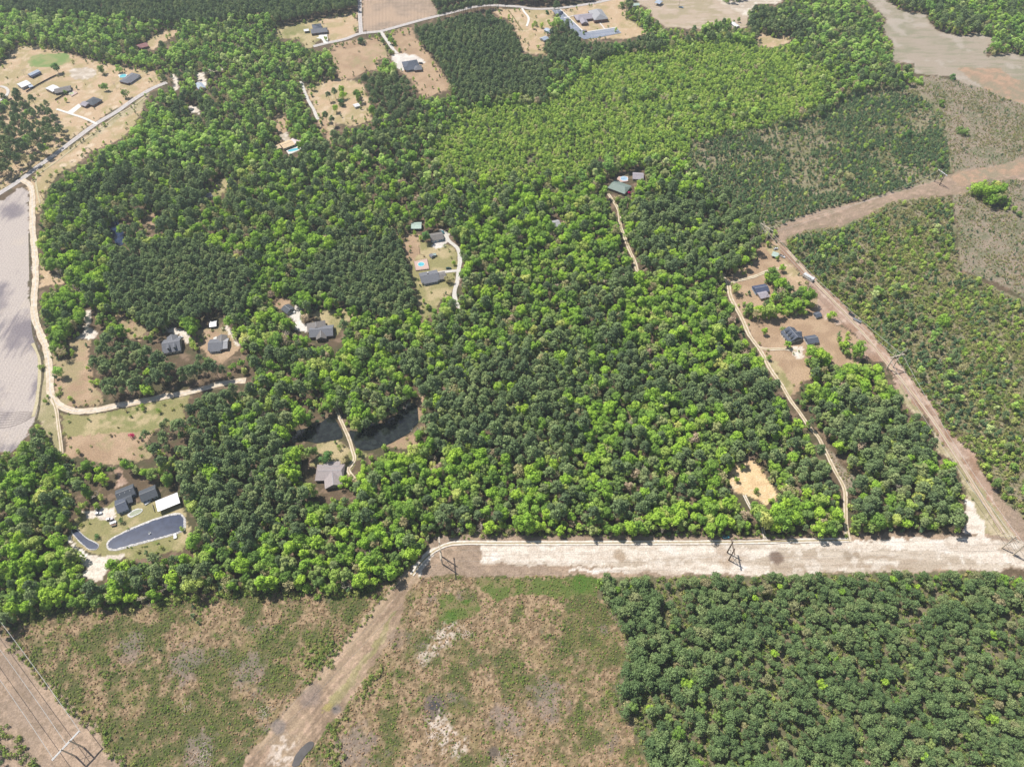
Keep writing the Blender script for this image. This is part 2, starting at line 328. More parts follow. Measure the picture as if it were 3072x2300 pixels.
# ------------------------------------------------------------------ which wood grows where
(MIX, PINE, PINED, BROAD, PLANT, PSCRUB, RWOOD, SAPL, LWOOD, POP, NONE, YARDP, GREYMIX, ROAD_) = range(14)
wood = blank(MIX)
species = [
 (POP, [(0,20),(560,60),(800,45),(840,120),(900,140),(980,160),(1010,240),(900,260),(900,400),(780,420),(560,420),(420,440),(330,440),(300,330),(480,230),(430,190),(200,160),(0,130)]),
 (PINED, [(-20,-20),(1090,-20),(1090,38),(985,48),(865,74),(790,30),(700,45),(560,62),(400,48),(250,36),(-20,28)]),
 (PINE, [(330,205),(470,200),(520,235),(640,300),(700,400),(640,440),(560,380),(470,330),(450,260)]),
 (PINED, [(1285,-20),(1780,-20),(1790,14),(1700,18),(1640,22),(1560,14),(1470,8),(1400,18),(1314,40)]),
 (PINED, [(1235,70),(1310,50),(1390,28),(1470,30),(1540,80),(1600,150),(1650,190),(1660,240),(1640,290),(1560,270),(1480,290),(1400,310),(1354,265),(1325,217),(1300,180),(1262,145),(1235,105)]),
 (PINED, [(1600,120),(1650,90),(1720,90),(1745,115),(1870,115),(1960,105),(1990,140),(1850,140),(1800,180),(1740,195),(1650,185),(1620,160)]),
 (PINE, [(2190,40),(2300,0),(2500,30),(2560,80),(2480,120),(2380,110),(2280,100),(2240,110)]),
 (POP, [(1930,20),(2010,60),(2000,110),(1960,100)]),
 (POP, [(2440,0),(2600,0),(2660,60),(2660,110),(2690,190),(2600,240),(2500,160),(2420,100)]),
 (PLANT, [(1390,320),(1500,300),(1640,300),(1700,210),(1760,180),(1850,150),(1950,140),(2100,110),(2240,120),(2360,130),(2540,230),(2560,250),(2470,330),(2250,380),(2080,410),(2060,470),(1790,470),(1740,520),(1500,540),(1330,520),(1290,440)]),
 (POP, [(1640,190),(1740,160),(1790,175),(1720,240),(1660,290),(1640,290)]),
 (GREYMIX, [(1780,270),(1900,250),(2150,290),(2290,330),(2250,370),(2000,350),(1840,320)]),
 (MIX, [(2480,240),(2540,225),(2560,260),(2480,335),(2250,395),(2220,388),(2460,315)]),
 (PSCRUB, [(2080,415),(2250,385),(2470,330),(2560,270),(2640,250),(2720,260),(2830,330),(2860,450),(2850,530),(2730,562),(2500,625),(2380,665),(2280,700),(2200,610),(2120,530),(2060,470)]),
 (RWOOD, [(2335,720),(2420,690),(2600,640),(2680,600),(2850,590),(2866,700),(2874,810),(3000,870),(3100,920),(3100,1600),(3010,1500),(2940,1390),(2924,1350),(2750,1140),(2580,950),(2400,770)]),
 (SAPL, [(2720,255),(2860,240),(3100,330),(3100,480),(2860,520),(2850,470),(2830,340)]),
 (SAPL, [(2862,570),(3100,620),(3100,900),(2990,850),(2880,805)]),
 (LWOOD, [(1800,1722),(2200,1720),(2700,1712),(3100,1700),(3100,2400),(1960,2400),(1920,2225),(1893,2171),(1846,2135),(1839,2080),(1861,2044),(1868,1990),(1882,1925),(1853,1874),(1828,1820),(1795,1790)]),
 # dark pine blocks
 (PINED, [(330,760),(500,720),(650,740),(740,800),(755,890),(690,960),(560,950),(470,980),(400,930),(350,900),(330,830)]),
 (PINE, [(150,560),(280,500),(500,470),(640,520),(680,560),(600,640),(500,690),(350,710),(230,690),(170,640)]),
 (PINED, [(950,760),(1080,710),(1200,740),(1240,850),(1245,900),(1200,965),(1080,930),(980,880),(900,850)]),
 (PINE, [(1150,1050),(1500,1010),(1700,1080),(2000,1040),(2300,1100),(2340,1200),(2200,1220),(1900,1200),(1700,1250),(1750,1330),(1500,1400),(1300,1330),(1260,1180)]),
 (PINE, [(2270,1150),(2350,1180),(2430,1300),(2530,1480),(2525,1530),(2400,1450),(2330,1380),(2260,1290)]),
 (PINE, [(2390,1240),(2500,1180),(2650,1160),(2790,1290),(2815,1400),(2560,1480),(2500,1380)]),
 (PINE, [(2550,1480),(2700,1390),(2860,1400),(2900,1500),(2700,1520),(2560,1540)]),
 (YARDP, [(270,1040),(340,1000),(480,1080),(600,1090),(680,1110),(640,1150),(400,1200),(320,1205),(275,1130)]),
 (PINE, [(540,1190),(700,1150),(850,1180),(870,1300),(830,1420),(900,1480),(700,1500),(560,1450),(520,1350),(450,1330),(450,1290),(560,1230)]),
 (PINE, [(560,1440),(760,1420),(900,1500),(900,1600),(750,1690),(640,1640),(600,1550)]),
 (PINE, [(1860,620),(2050,560),(2250,640),(2275,700),(2250,790),(2050,820),(1920,800),(1880,700)]),
 (PINE, [(1000,1150),(1080,1120),(1230,1180),(1240,1230),(1150,1280),(1060,1260),(1000,1220)]),
 (PINE, [(60,1270),(110,1240),(150,1330),(180,1390),(130,1420),(60,1400),(40,1350)]),
 # bright broadleaf blocks
 (BROAD, [(860,1000),(960,1010),(1150,980),(1200,1110),(1100,1180),(900,1140)]),
 (BROAD, [(1880,850),(2170,850),(2230,1000),(2285,1090),(2100,1130),(1950,1080),(1850,1000),(1850,900)]),
 (BROAD, [(1050,1370),(1250,1350),(1500,1400),(1560,1450),(1500,1540),(1200,1500),(1080,1480)]),
 (BROAD, [(1750,1200),(2000,1210),(2150,1260),(2100,1320),(1850,1300),(1760,1280)]),
 (BROAD, [(1380,700),(1560,560),(1800,600),(1860,700),(1880,820),(1600,840),(1400,830)]),
 (BROAD, [(0,1400),(250,1400),(330,1440),(320,1500),(230,1560),(200,1500),(100,1500),(0,1530)]),
 (BROAD, [(0,1600),(200,1620),(250,1690),(310,1760),(250,1810),(0,1840)]),
 (BROAD, [(900,1600),(1250,1600),(1240,1680),(1150,1740),(800,1745),(650,1700)]),
 (BROAD, [(85,620),(160,600),(180,740),(250,780),(330,800),(340,830),(200,830),(120,760)]),
 (BROAD, [(90,880),(270,860),(260,1000),(180,1010),(100,970)]),
 (BROAD, [(280,440),(480,330),(700,400),(850,500),(650,450),(480,480),(200,560),(200,500)]),
 (BROAD, [(2240,880),(2330,790),(2440,880),(2455,960),(2350,975),(2240,960)]),
 (BROAD, [(2400,1060),(2500,1040),(2560,980),(2590,1060),(2700,1150),(2740,1220),(2560,1180),(2440,1150)]),
 (BROAD, [(2290,1490),(2530,1480),(2535,1600),(2290,1600)]), (BROAD, [(1990,1490),(2190,1500),(2250,1600),(1900,1600)]),
 (BROAD, [(3000,1690),(3100,1680),(3100,1740),(2980,1740)]),
 (MIX, [(2535,1540),(2905,1470),(2915,1600),(2540,1600)]),
]
for k, poly in species: fill(wood, poly, k)
# open land carries no wood; a few tree patches stand on it
treeok = (openmask == 0)
wood[~treeok] = NONE
patches = [
 (YARDP, [(-20,300),(40,262),(75,290),(115,295),(165,315),(172,352),(198,395),(214,415),(176,450),(140,485),(90,510),(-20,560)]),
 (YARDP, [(1180,200),(1215,235),(1260,290),(1280,340),(1180,360),(1120,330),(1080,250),(1100,220),(1130,215)]),
 (POP, [(1140,175),(1180,190),(1195,225),(1160,240),(1135,210)]),
 (BROAD, [(868,330),(905,300),(935,340),(950,380),(965,420),(920,440),(880,420)]),
 (BROAD, [(1055,255),(1075,262),(1085,300),(1110,330),(1100,345),(1072,320)]),
 (POP, [(1640,48),(1662,48),(1665,75),(1645,80)]), (POP, [(1588,60),(1620,55),(1640,75),(1625,90),(1590,85)]),
 (YARDP, [(1655,80),(1700,70),(1735,100),(1700,115),(1660,110)]),
 (POP, [(1885,20),(1930,18),(1965,60),(1985,95),(1950,105),(1915,80),(1885,50)]),
 (POP, [(2110,62),(2160,50),(2225,50),(2225,85),(2180,92),(2110,92)]),
 (PINE, [(2246,30),(2262,14),(2300,10),(2300,50),(2260,60)]), (PINE, [(2163,0),(2240,0),(2225,8),(2180,12)]),
 (POP, [(2905,95),(2950,80),(3100,60),(3100,170),(3030,158),(2960,168),(2935,150),(2990,118)]),
 (BROAD, [(2915,545),(2960,535),(3020,550),(3040,600),(3072,630),(3080,660),(3010,640),(2960,620),(2915,590)]),
 (BROAD, [(2185,855),(2240,880),(2300,800),(2340,800),(2360,835),(2420,850),(2450,900),(2448,935),(2400,950),(2300,965),(2240,960),(2225,930),(2235,900)]),
 (BROAD, [(2500,980),(2540,985),(2584,1035),(2580,1085),(2520,1060),(2505,1010)]),
 (BROAD, [(2410,1045),(2440,1030),(2490,1040),(2520,1080),(2590,1090),(2650,1090),(2680,1150),(2560,1180),(2440,1150),(2415,1090)]),
 (YARDP, [(210,1295),(300,1290),(330,1320),(300,1360),(230,1340)]), (YARDP, [(440,1240),(510,1230),(560,1280),(600,1330),(480,1340),(420,1300)]),
 (BROAD, [(260,1380),(310,1370),(340,1420),(350,1470),(330,1500),(260,1495),(255,1440)]),
 (MIX, [(345,1370),(400,1370),(430,1420),(400,1450),(360,1420)]),
 (BROAD, [(1280,908),(1320,890),(1352,900),(1360,930),(1300,945),(1280,930)]),
 (SAPL, [(130,40),(100,40)]),
]
for k, poly in patches: fill(wood, poly, k)
thin = blank(0)      # open-grown woods where soil shows between the trees
for poly in ([(330,205),(470,200),(700,230),(700,340),(560,360),(470,330)], [(400,560),(500,560),(500,700),(330,710),(340,620)],
             [(250,900),(340,900),(330,1010),(260,990)], [(700,1080),(900,1080),(1020,1250),(860,1290),(740,1210)],
             [(500,1060),(760,1060),(740,1130),(520,1150)], [(1060,1120),(1280,1130),(1290,1270),(1240,1290),(1080,1290)],
             [(210,1290),(560,1240),(560,1400),(230,1400)], [(1000,430),(1300,470),(1340,640),(1120,640)],
             [(1100,600),(1300,620),(1240,700),(1180,700)], [(540,1330),(480,1450),(240,1540),(200,1580),(230,1440),(430,1380)],
             [(2450,1210),(2560,1500),(2480,1480),(2380,1240)], [(0,290),(215,290),(215,560),(0,560)]):
    fill(thin, poly, 1)


fl_ = (ground == LITTER) & np.isin(wood, [PSCRUB, RWOOD, SAPL]); ground[fl_] = FLOORY
fl_ = (ground == LITTER) & np.isin(wood, [LWOOD, PLANT]); ground[fl_] = FLOORG
# ------------------------------------------------------------------ the ground, one sheet out to the far distance
def hw_at(y):
    return (y * cp_ + H * sp_) * 1536 / F
NC, NR = 700, 640
ys = [60.0]
while len(ys) < NR:
    t = ys[-1]; ys.append(t + 0.62 + 2.4 * ((t - 60) / 1080.0) ** 1.3)
k_ = (1120.0 - 60) / (ys[-1] - 60); ys = np.array([60 + (q - 60) * k_ for q in ys])
Yr = np.concatenate([[-5000, -1500, -400, -60, 30], ys, [1200, 1450, 2200, 4500, 8000]])
us = np.concatenate([[-7, -5, -2, -1.35], np.linspace(-1.14, 1.14, NC), [1.35, 2, 5, 7]])
hwv = np.array([hw_at(max(y, 30)) if y < 1200 else hw_at(1200) for y in Yr])
GX = us[None, :] * hwv[:, None]; GY = np.repeat(Yr[:, None], len(us), 1)
nr, nc = GX.shape
gx = GX.ravel(); gy = GY.ravel()
# ragged borders: the plan is looked up with a small noise shift
m_px = F / (np.maximum(gy, 30) * cp_ + H * sp_)
wx = (fbm(gx, gy, 9.0, 3) - 0.5) * 7.0 + (fbm(gx, gy, 2.2, 5, 2) - 0.5) * 2.0
wy = (fbm(gx, gy, 9.0, 13) - 0.5) * 7.0 + (fbm(gx, gy, 2.2, 15, 2) - 0.5) * 2.0
ppx, ppy = to_px(gx + wx, gy + wy)
cls = look(ground, np.clip(ppx, 0, 3071), np.clip(ppy, 0, 2299))
n40 = fbm(gx, gy, 42, 21); n14 = fbm(gx, gy, 14, 31); n5 = fbm(gx, gy, 5, 41, 3); n2 = fbm(gx, gy, 1.8, 51, 3)
nst = fbm(gx * 0.16, gy, 3.2, 61)                      # streaks across the picture
nst2 = fbm(gx, gy * 0.10, 3.0, 71)                     # streaks along the picture
def mixc(a, b, t):
    a = np.array(a[:3]); b = np.array(b[:3]); return a[None] * (1 - t[:, None]) + b[None] * t[:, None]
col = np.zeros((len(gx), 3)); gz = np.zeros(len(gx))
def setc(k, a, b, t, c=None, t2=None):
    s = cls == k
    if not s.any(): return
    o = mixc(a, b, t[s])
    if c is not None: o = o * (1 - t2[s][:, None]) + np.array(c[:3])[None] * t2[s][:, None]
    col[s] = o
setc(LITTER, alb(112,94,72), alb(98,92,64), sstep(.4,.62,n14), alb(152,126,102), sstep(.56,.7,n5) * .8)
setc(FLOORG, alb(118,112,80), alb(140,128,98), sstep(.4,.62,n14), alb(104,108,70), sstep(.54,.7,n5) * .8)
setc(FLOORY, alb(150,142,108), alb(128,128,88), sstep(.4,.6,n14), alb(166,150,124), sstep(.5,.68,n5) * .8)
setc(DRY, alb(208,176,138), alb(186,166,118), sstep(.42,.62,n14), alb(222,196,162), sstep(.58,.72,n5) * .7)
setc(LAWN, alb(160,152,98), alb(196,176,130), sstep(.44,.64,n14), alb(134,140,76), sstep(.56,.7,n40 * .5 + n5 * .5) * .8)
setc(GREEN, alb(132,158,86), alb(162,164,104), sstep(.4,.6,n14))
setc(PALE, alb(216,200,180), alb(196,178,156), sstep(.38,.6,nst), alb(232,220,204), sstep(.55,.7,n5))
setc(FIELD, alb(204,190,180), alb(148,138,142), sstep(.48,.66,n40 * .72 + nst2 * .28), alb(212,196,180), sstep(.56,.74,n14 * .5 + nst2 * .5) * .8)
setc(DRYF, alb(190,164,140), alb(170,148,126), sstep(.4,.62,n5 * .5 + nst * .5), alb(200,170,142), sstep(.5,.7,n40))
setc(YARD, alb(196,164,130), alb(180,148,116), sstep(.4,.62,n14), alb(170,156,110), sstep(.55,.72,n40 * .6 + n5 * .4) * .8)
setc(SAND, alb(240,227,210), alb(220,203,184), sstep(.44,.62,nst * .5 + n2 * .5), alb(250,242,232), sstep(.55,.7,n14) * .7)
setc(OSAND, alb(240,206,152), alb(228,190,140), sstep(.4,.62,n5), alb(246,226,188), sstep(.56,.72,n2) * .6)
setc(BTAN, alb(172,146,124), alb(156,136,110), sstep(.4,.62,n14 * .5 + n2 * .5), alb(190,160,136), sstep(.54,.7,n5))
setc(RED, alb(188,156,134), alb(174,138,112), sstep(.4,.62,n14), alb(214,186,164), sstep(.53,.7,n5) * .8)
setc(PGRASS, alb(186,170,130), alb(168,158,112), sstep(.4,.62,n14), alb(206,188,152), sstep(.52,.7,n5))
setc(MUD, alb(178,152,122), alb(160,134,108), sstep(.42,.6,n14), alb(196,164,136), sstep(.52,.68,n2 * .6 + n5 * .4))
setc(ORANGE, alb(196,158,128), alb(174,146,118), sstep(.4,.6,n5 * .5 + n2 * .5), alb(162,146,118), sstep(.44,.58,n14 * .6 + n5 * .4))
setc(MEADOW, alb(178,162,142), alb(156,150,122), sstep(.42,.62,n40 * .5 + nst * .5), alb(190,176,160), sstep(.54,.7,n14) * .8)
setc(CORR, alb(170,146,124), alb(188,160,134), sstep(.42,.62,n14), alb(152,130,106), sstep(.5,.66,n2) * .7)
setc(YGREEN, alb(160,148,100), alb(178,160,120), sstep(.42,.62,n5), alb(168,152,92), sstep(.6,.72,n14))
setc(CONC, alb(238,230,220), alb(222,212,200), sstep(.4,.62,n5))
setc(GBRUSH, alb(154,140,118), alb(132,130,100), sstep(.42,.62,n14), alb(172,152,130), sstep(.5,.68,n2 * .6 + n5 * .4))
setc(FARDRY, alb(196,174,150), alb(178,162,128), sstep(.42,.62,n14), alb(204,184,162), sstep(.54,.7,nst))
setc(GREENB, alb(104,120,56), alb(140,128,84), sstep(.5,.66,n5), alb(86,120,42), sstep(.54,.7,n14))
# clear-cut: dry bracken, green regrowth patches, bare grey patches
for k, g0, g1, b0 in ((BRUSH, .36, .56, .68), (CLEARR, .44, .66, .66)):
    s = cls == k
    base = mixc(alb(132,110,80), alb(186,156,120), sstep(.36, .64, fbm(gx[s], gy[s], 1.3, 59, 2)))
    base = base * (1 + .24 * (n5[s] - .5))[:, None]
    g = sstep(g0, g1, n14[s] * .62 + n5[s] * .38)
    base = base * (1 - g[:, None] * .88) + mixc(alb(104,104,58), alb(84,96,48), sstep(.4, .6, n5[s])) * g[:, None] * .88
    p = sstep(b0 - .04, b0 + .04, fbm(gx[s], gy[s], 20, 91) * .7 + n5[s] * .3)
    base = base * (1 - p[:, None] * .7) + np.array(alb(142,126,112)[:3])[None] * p[:, None] * .7
    o = sstep(.62, .72, fbm(gx[s], gy[s], 7, 96))
    base = base * (1 - o[:, None] * .5) + np.array(alb(146,132,82)[:3])[None] * o[:, None] * .5
    col[s] = base
# ploughing and mowing lines, wheel tracks on the strip
s = cls == FIELD
col[s] *= (0.95 + 0.07 * np.sin(gx[s] * 2.1 + 0.25 * fbm(gx[s], gy[s], 30, 8)))[:, None]
s = cls == DRYF
col[s] *= (0.93 + 0.08 * np.sin((gx[s] * .95 + gy[s] * .1) * 1.5 + 3 * n14[s]) + 0.06 * (n2[s] - .5))[:, None]
s = (cls == PALE) | (cls == SAND)
st = sstep(.5, .62, fbm(gx * .05, gy, 2.2, 77))
big = sstep(.5, .66, fbm(gx * .35, gy, 22, 79))
sel = s & (gx > -60) & (gy < 225)
fine = sstep(.45, .66, fbm(gx * .12, gy, 1.1, 78, 3))
am = np.clip(.55 * st * (.3 + .7 * big) + .45 * fine * (.35 + .65 * big), 0, 1)[sel][:, None]
col[sel] = col[sel] * (1 - .62 * am) + np.array(alb(176,150,124)[:3])[None] * (.60 * am)
# wheel ruts along the lower left corridors
def ruts(k, ax, ay, bx, by, period, amp):
    s = cls == k
    x0, y0, _ = at(ax, ay); x1, y1, _ = at(bx, by); d = np.array([x1 - x0, y1 - y0]); d /= np.hypot(*d)
    v = -(gx[s] - x0) * d[1] + (gy[s] - y0) * d[0]; w = (gx[s] - x0) * d[0] + (gy[s] - y0) * d[1]
    t = fbm(v, w * 0.04, period, 83, 3)
    col[s] *= (1 + amp * (sstep(.40, .60, t) - .5) * 2)[:, None]
ruts(MUD, 760, 2240, 1180, 1758, 2.2, .13)
ruts(YGREEN, 760, 2240, 1180, 1758, 2.0, .15)
ruts(CORR, 0, 1899, 326, 2243, 2.6, .08)
ruts(RED, 2395, 777, 2935, 1394, 2.6, .10)
ruts(BTAN, 2363, 690, 2997, 500, 3.0, .07)
# small digs with pale spoil on the verge, dark boggy spots in the clear-cut
def spot(px, py, r, c, amt=.9, ragged=.35):
    X, Y, _ = at(px, py); d = np.hypot(gx - X, (gy - Y)) / r + (n5 - .5) * ragged * 2
    a = (1 - sstep(.6, 1.1, d)) * amt
    col[:] = col * (1 - a[:, None]) + np.array(c[:3])[None] * a[:, None]
for px, py in ((271,436),(260,444),(238,457),(246,470),(218,484),(190,496),(345,322),(265,342),(278,275)): spot(px, py, 4.2, alb(228,204,172))
for px, py in ((258,446),(216,486)): spot(px, py, 1.5, alb(70,50,40))
spot(1303,2118,7.5,alb(116,104,96)); spot(1290,2136,6.5,alb(128,112,98),.6); spot(1484,2262,4.5,alb(104,94,86),.8); spot(1500,2290,4.5,alb(112,100,92),.8)
spot(2326,1672,5.5,alb(122,98,84),.85); spot(2338,1676,4,alb(140,118,100),.6); spot(2545,1665,4.5,alb(146,122,92),.7); spot(2568,1664,3,alb(160,136,108),.7); spot(1858,1665,5,alb(168,140,108),.7); spot(2165,1650,5,alb(178,150,122),.6); spot(2180,1682,6,alb(186,160,132),.6)
spot(935,2090,8,alb(134,120,112),.6); spot(1190,1915,7,alb(140,122,106),.5)
spot(835,2180,5,alb(120,116,118),.6); spot(1010,2128,3.5,alb(118,114,114),.7)
spot(1860,700-210,1,alb(120,100,80),.1)
for px, py, r in ((560,1985,12),(745,2010,11),(400,1935,9),(1060,2240,11),(1640,2100,12),(1520,2150,10),(600,2250,10)): spot(px, py, r, alb(150,134,126), .55, .8)
# large worn patches in the yards
for px, py, r in ((330,330,5),(355,285,4),(290,300,3),(1500,2290,4)): spot(px, py, r, alb(222,196,160), .5, .6)
# pale bare soil and limbs showing through the clear-cut
for px, py, r in ((1325,1915,9),(1350,1895,8),(1300,1950,6),(1325,2190,9),(1340,2220,9),(1310,2165,7),(850,2240,9),(835,2275,9),(1375,2240,7),(1270,1975,6)):
    X, Y, _ = at(px, py); d = np.hypot(gx - X, gy - Y) / r + (n5 - .5) * 1.2
    a = (1 - sstep(.5, 1.1, d)) * sstep(.44, .58, n2 * .6 + n5 * .4) * .75
    col[:] = col * (1 - a[:, None]) + np.array(alb(226,208,190)[:3])[None] * a[:, None]
# gentle unevenness so that the sheet is not a mirror-flat board
rough_k = np.where(np.isin(cls, [BRUSH, CLEARR, GREENB, GBRUSH, LITTER, BTAN, CORR, MUD]), 0.5, 0.06)
gz = (n2 - .5) * rough_k
rm_ = look((openmask == ROADM).astype(np.int16), np.clip(to_px(gx, gy)[0], 0, 3071), np.clip(to_px(gx, gy)[1], 0, 2299)) > 0
gz[rm_] *= 0.1
gz[(np.abs(us[None, :].repeat(nr, 0).ravel()) > 1.14) | (gy < 60) | (gy > 1130)] = 0
me = bpy.data.meshes.new('ground')
me.vertices.add(nr * nc)
me.vertices.foreach_set('co', np.stack([gx, gy, gz - 0.02], 1).astype(np.float32).ravel())
ii = (np.arange(nr - 1)[:, None] * nc + np.arange(nc - 1)[None, :]).ravel()
quads = np.stack([ii, ii + 1, ii + 1 + nc, ii + nc], 1).astype(np.int32)
me.loops.add(quads.size); me.loops.foreach_set('vertex_index', quads.ravel())
me.polygons.add(len(quads)); me.polygons.foreach_set('loop_start', np.arange(0, quads.size, 4, dtype=np.int32))
me.polygons.foreach_set('use_smooth', np.ones(len(quads), bool))
me.update(calc_edges=True)
ca = me.color_attributes.new('soil', 'FLOAT_COLOR', 'POINT')
ca.data.foreach_set('color', np.concatenate([np.clip(col, 0, .9), np.ones((len(col), 1))], 1).astype(np.float32).ravel())
gm, nt, b = new_mat('soil_and_grass')
N = nt.nodes; L = nt.links
at_ = N.new('ShaderNodeAttribute'); at_.attribute_name = 'soil'
geo = N.new('ShaderNodeNewGeometry')
nz = N.new('ShaderNodeTexNoise'); nz.inputs['Scale'].default_value = 0.9; nz.inputs['Detail'].default_value = 6; nz.inputs['Roughness'].default_value = 0.75
L.new(geo.outputs['Position'], nz.inputs['Vector'])
mr = N.new('ShaderNodeMapRange'); mr.inputs[1].default_value = 0.3; mr.inputs[2].default_value = 0.7; mr.inputs[3].default_value = 0.60; mr.inputs[4].default_value = 1.36
L.new(nz.outputs['Fac'], mr.inputs[0])
vm = N.new('ShaderNodeVectorMath'); vm.operation = 'SCALE'
L.new(at_.outputs['Color'], vm.inputs[0]); L.new(mr.outputs[0], vm.inputs['Scale'])
L.new(vm.outputs[0], b.inputs['Base Color'])
bp = N.new('ShaderNodeBump'); bp.inputs['Distance'].default_value = 0.25; bp.inputs['Strength'].default_value = 0.6
L.new(nz.outputs['Fac'], bp.inputs['Height']); L.new(bp.outputs[0], b.inputs['Normal'])
b.inputs['Roughness'].default_value = 0.95; b.inputs['Specular IOR Level'].default_value = 0.1
me.materials.append(gm)
go = link('ground', me); tag(go, 'open ground of dry grass, bare soil and leaf litter across the whole countryside', None, None, 'structure')

# ------------------------------------------------------------------ roads, tracks, driveways
RM = {
 'asphalt': noise_mat('worn_pale_asphalt', alb(190,180,176), alb(210,202,196), .35, .9),
 'dirt': noise_mat('dirt_road', alb(214,190,158), alb(238,222,198), .3, .95, .1),
 'sand': noise_mat('white_sand', alb(226,208,188), alb(246,238,226), .5, .95, .1),
 'gravel': noise_mat('pale_gravel', alb(206,198,188), alb(230,224,216), 1.2, .95, .1),
 'concrete': noise_mat('white_concrete', alb(232,226,216), alb(245,240,232), .5, .8),
 'mudtrack': noise_mat('pink_mud', alb(206,176,152), alb(220,194,172), .4, .95, .1),
}
TRAMP = noise_mat('grass_between_wheel_ruts', alb(178,162,120), alb(196,176,136), .9, .95, .1)
def smooth_line(pts, step=3.0):
    P = [np.array(p[:2]) for p in pts]; out = []
    for i in range(len(P) - 1):
        p0 = P[max(i - 1, 0)]; p1 = P[i]; p2 = P[i + 1]; p3 = P[min(i + 2, len(P) - 1)]
        n = max(2, int(np.hypot(*(p2 - p1)) / step))
        for k in range(n):
            t = k / n
            out.append(0.5 * ((2 * p1) + (-p0 + p2) * t + (2 * p0 - 5 * p1 + 4 * p2 - p3) * t * t + (-p0 + 3 * p1 - 3 * p2 + p3) * t ** 3))
    out.append(P[-1]); return np.array(out)
def ribbon(line, w, z, ragged, seed, off=0.0):
    d = np.gradient(line, axis=0); d /= np.maximum(np.hypot(d[:, 0], d[:, 1]), 1e-6)[:, None]
    nrm = np.stack([-d[:, 1], d[:, 0]], 1)
    a = (fbm(line[:, 0], line[:, 1], 6, seed) - .5) * 2 * ragged; b_ = (fbm(line[:, 0], line[:, 1], 6, seed + 9) - .5) * 2 * ragged
    l = line + nrm * (off + w / 2 + a)[:, None]; r = line + nrm * (off - w / 2 + b_)[:, None]
    V = [(x, y, z) for x, y in l] + [(x, y, z) for x, y in r]; n = len(line)
    return V, [(i, n + i, n + i + 1, i + 1) for i in range(n - 1)]
for q, (nm, mk, lb, wd, pts) in enumerate(roads):
    line = smooth_line([at(*p) for p in pts])
    z = 0.30 + q * 0.006 if mk in ('dirt', 'sand', 'mudtrack') else 0.22 + q * 0.006
    V, F_ = ribbon(line, wd, z, wd * (.04 if mk in ('asphalt', 'concrete') else .16), q * 7 + 1)
    o = link(nm, raw_mesh(nm, V, F_, RM[mk])); tag(o, lb, None, None, 'structure')
    if nm == 'track' or mk == 'dirt' and wd < 4 or q == 3:
        V, F_ = ribbon(line, wd * (.3 if q != 3 else .13), z + 0.02, wd * .06, q * 7 + 3)
        link('grass_strip', raw_mesh('grass_strip', V, F_, TRAMP if q != 3 else RM['gravel']), o)
    if mk == 'asphalt':
        for k, so_ in enumerate((1, -1)):
            V, F_ = ribbon(line, .35, z + 0.02, .02, q, off=so_ * (wd / 2 - .35))
            link('edge_line', raw_mesh('edge_line', V, F_, RM['concrete']), o)
# shallow ditch lines (pale cut bank) beside the first road and the big field
def strip(name, pts, w, z, mat, label, ragged=.2, seed=5, kind='structure'):
    V, F_ = ribbon(smooth_line([at(*p) for p in pts]), w, z, ragged, seed)
    o = link(name, raw_mesh(name, V, F_, mat)); return tag(o, label, None, None, kind)
M_ditch = noise_mat('ditch_mud', alb(92,84,66), alb(128,116,92), .6, .95, .1)
M_bank = noise_mat('ditch_bank', alb(196,184,140), alb(216,200,164), .6, .95, .1)
strip('ditch', [(440,288),(400,318),(362,340),(330,362),(290,394),(232,436),(174,482),(120,520),(108,535),(112,575),(120,610)], 1.6, .26, M_bank, 'pale cut bank of the roadside ditch along the left road')
strip('ditch', [(88,700),(90,800),(92,880),(96,950),(100,1000),(112,1040),(126,1080),(128,1130),(122,1170),(116,1230),(108,1256)], 1.5, .26, M_ditch, 'dark narrow ditch along the edge of the pale ploughed field')
strip('ditch', [(98,1030),(118,1070),(118,1140),(112,1200),(100,1250)], 2.6, .24, M_bank, 'pale spoil bank beside the ditch at the field corner')
M_furrow = noise_mat('furrow_soil', alb(136,122,116), alb(160,146,138), .6, .95, .1)
for j in range(7):
    strip('furrow', [(0 - 5, 1236 + j * 8), (30, 1238 + j * 7), (70, 1236 + j * 5), (100, 1236 + j * 2)], .4, .1 + j * .004, M_furrow, 'dark curved plough furrow at the lower end of the grey field', .15, 40 + j)

# ------------------------------------------------------------------ water
def water_mat(name, c, rough=.06, c2=None):
    m = noise_mat(name, c, c2 or shade(c, 1.5), .25, rough, .5)
    nt = m.node_tree; b = nt.nodes['Principled BSDF']
    nz = nt.nodes.new('ShaderNodeTexNoise'); nz.inputs['Scale'].default_value = 2.5
    bp = nt.nodes.new('ShaderNodeBump'); bp.inputs['Distance'].default_value = .02; bp.inputs['Strength'].default_value = .35
    nt.links.new(nz.outputs['Fac'], bp.inputs['Height']); nt.links.new(bp.outputs[0], b.inputs['Normal'])
    return m
M_pond = water_mat('pond_water', alb(34,50,84), .10, alb(54,70,104))
M_pond2 = water_mat('woodland_pond_water', alb(22,28,26), .10, alb(46,54,48))
M_pool = water_mat('pool_water', alb(70,190,215), .05, alb(130,225,235))
M_puddle = water_mat('puddle_water', alb(72,68,66), .15)
def densify(P, step=1.2):
    out = []
    for i in range(len(P)):
        a = np.array(P[i]); b_ = np.array(P[(i + 1) % len(P)]); n = max(1, int(np.hypot(*(b_ - a)) / step))
        for k in range(n): out.append(a + (b_ - a) * k / n)
    return np.array(out)
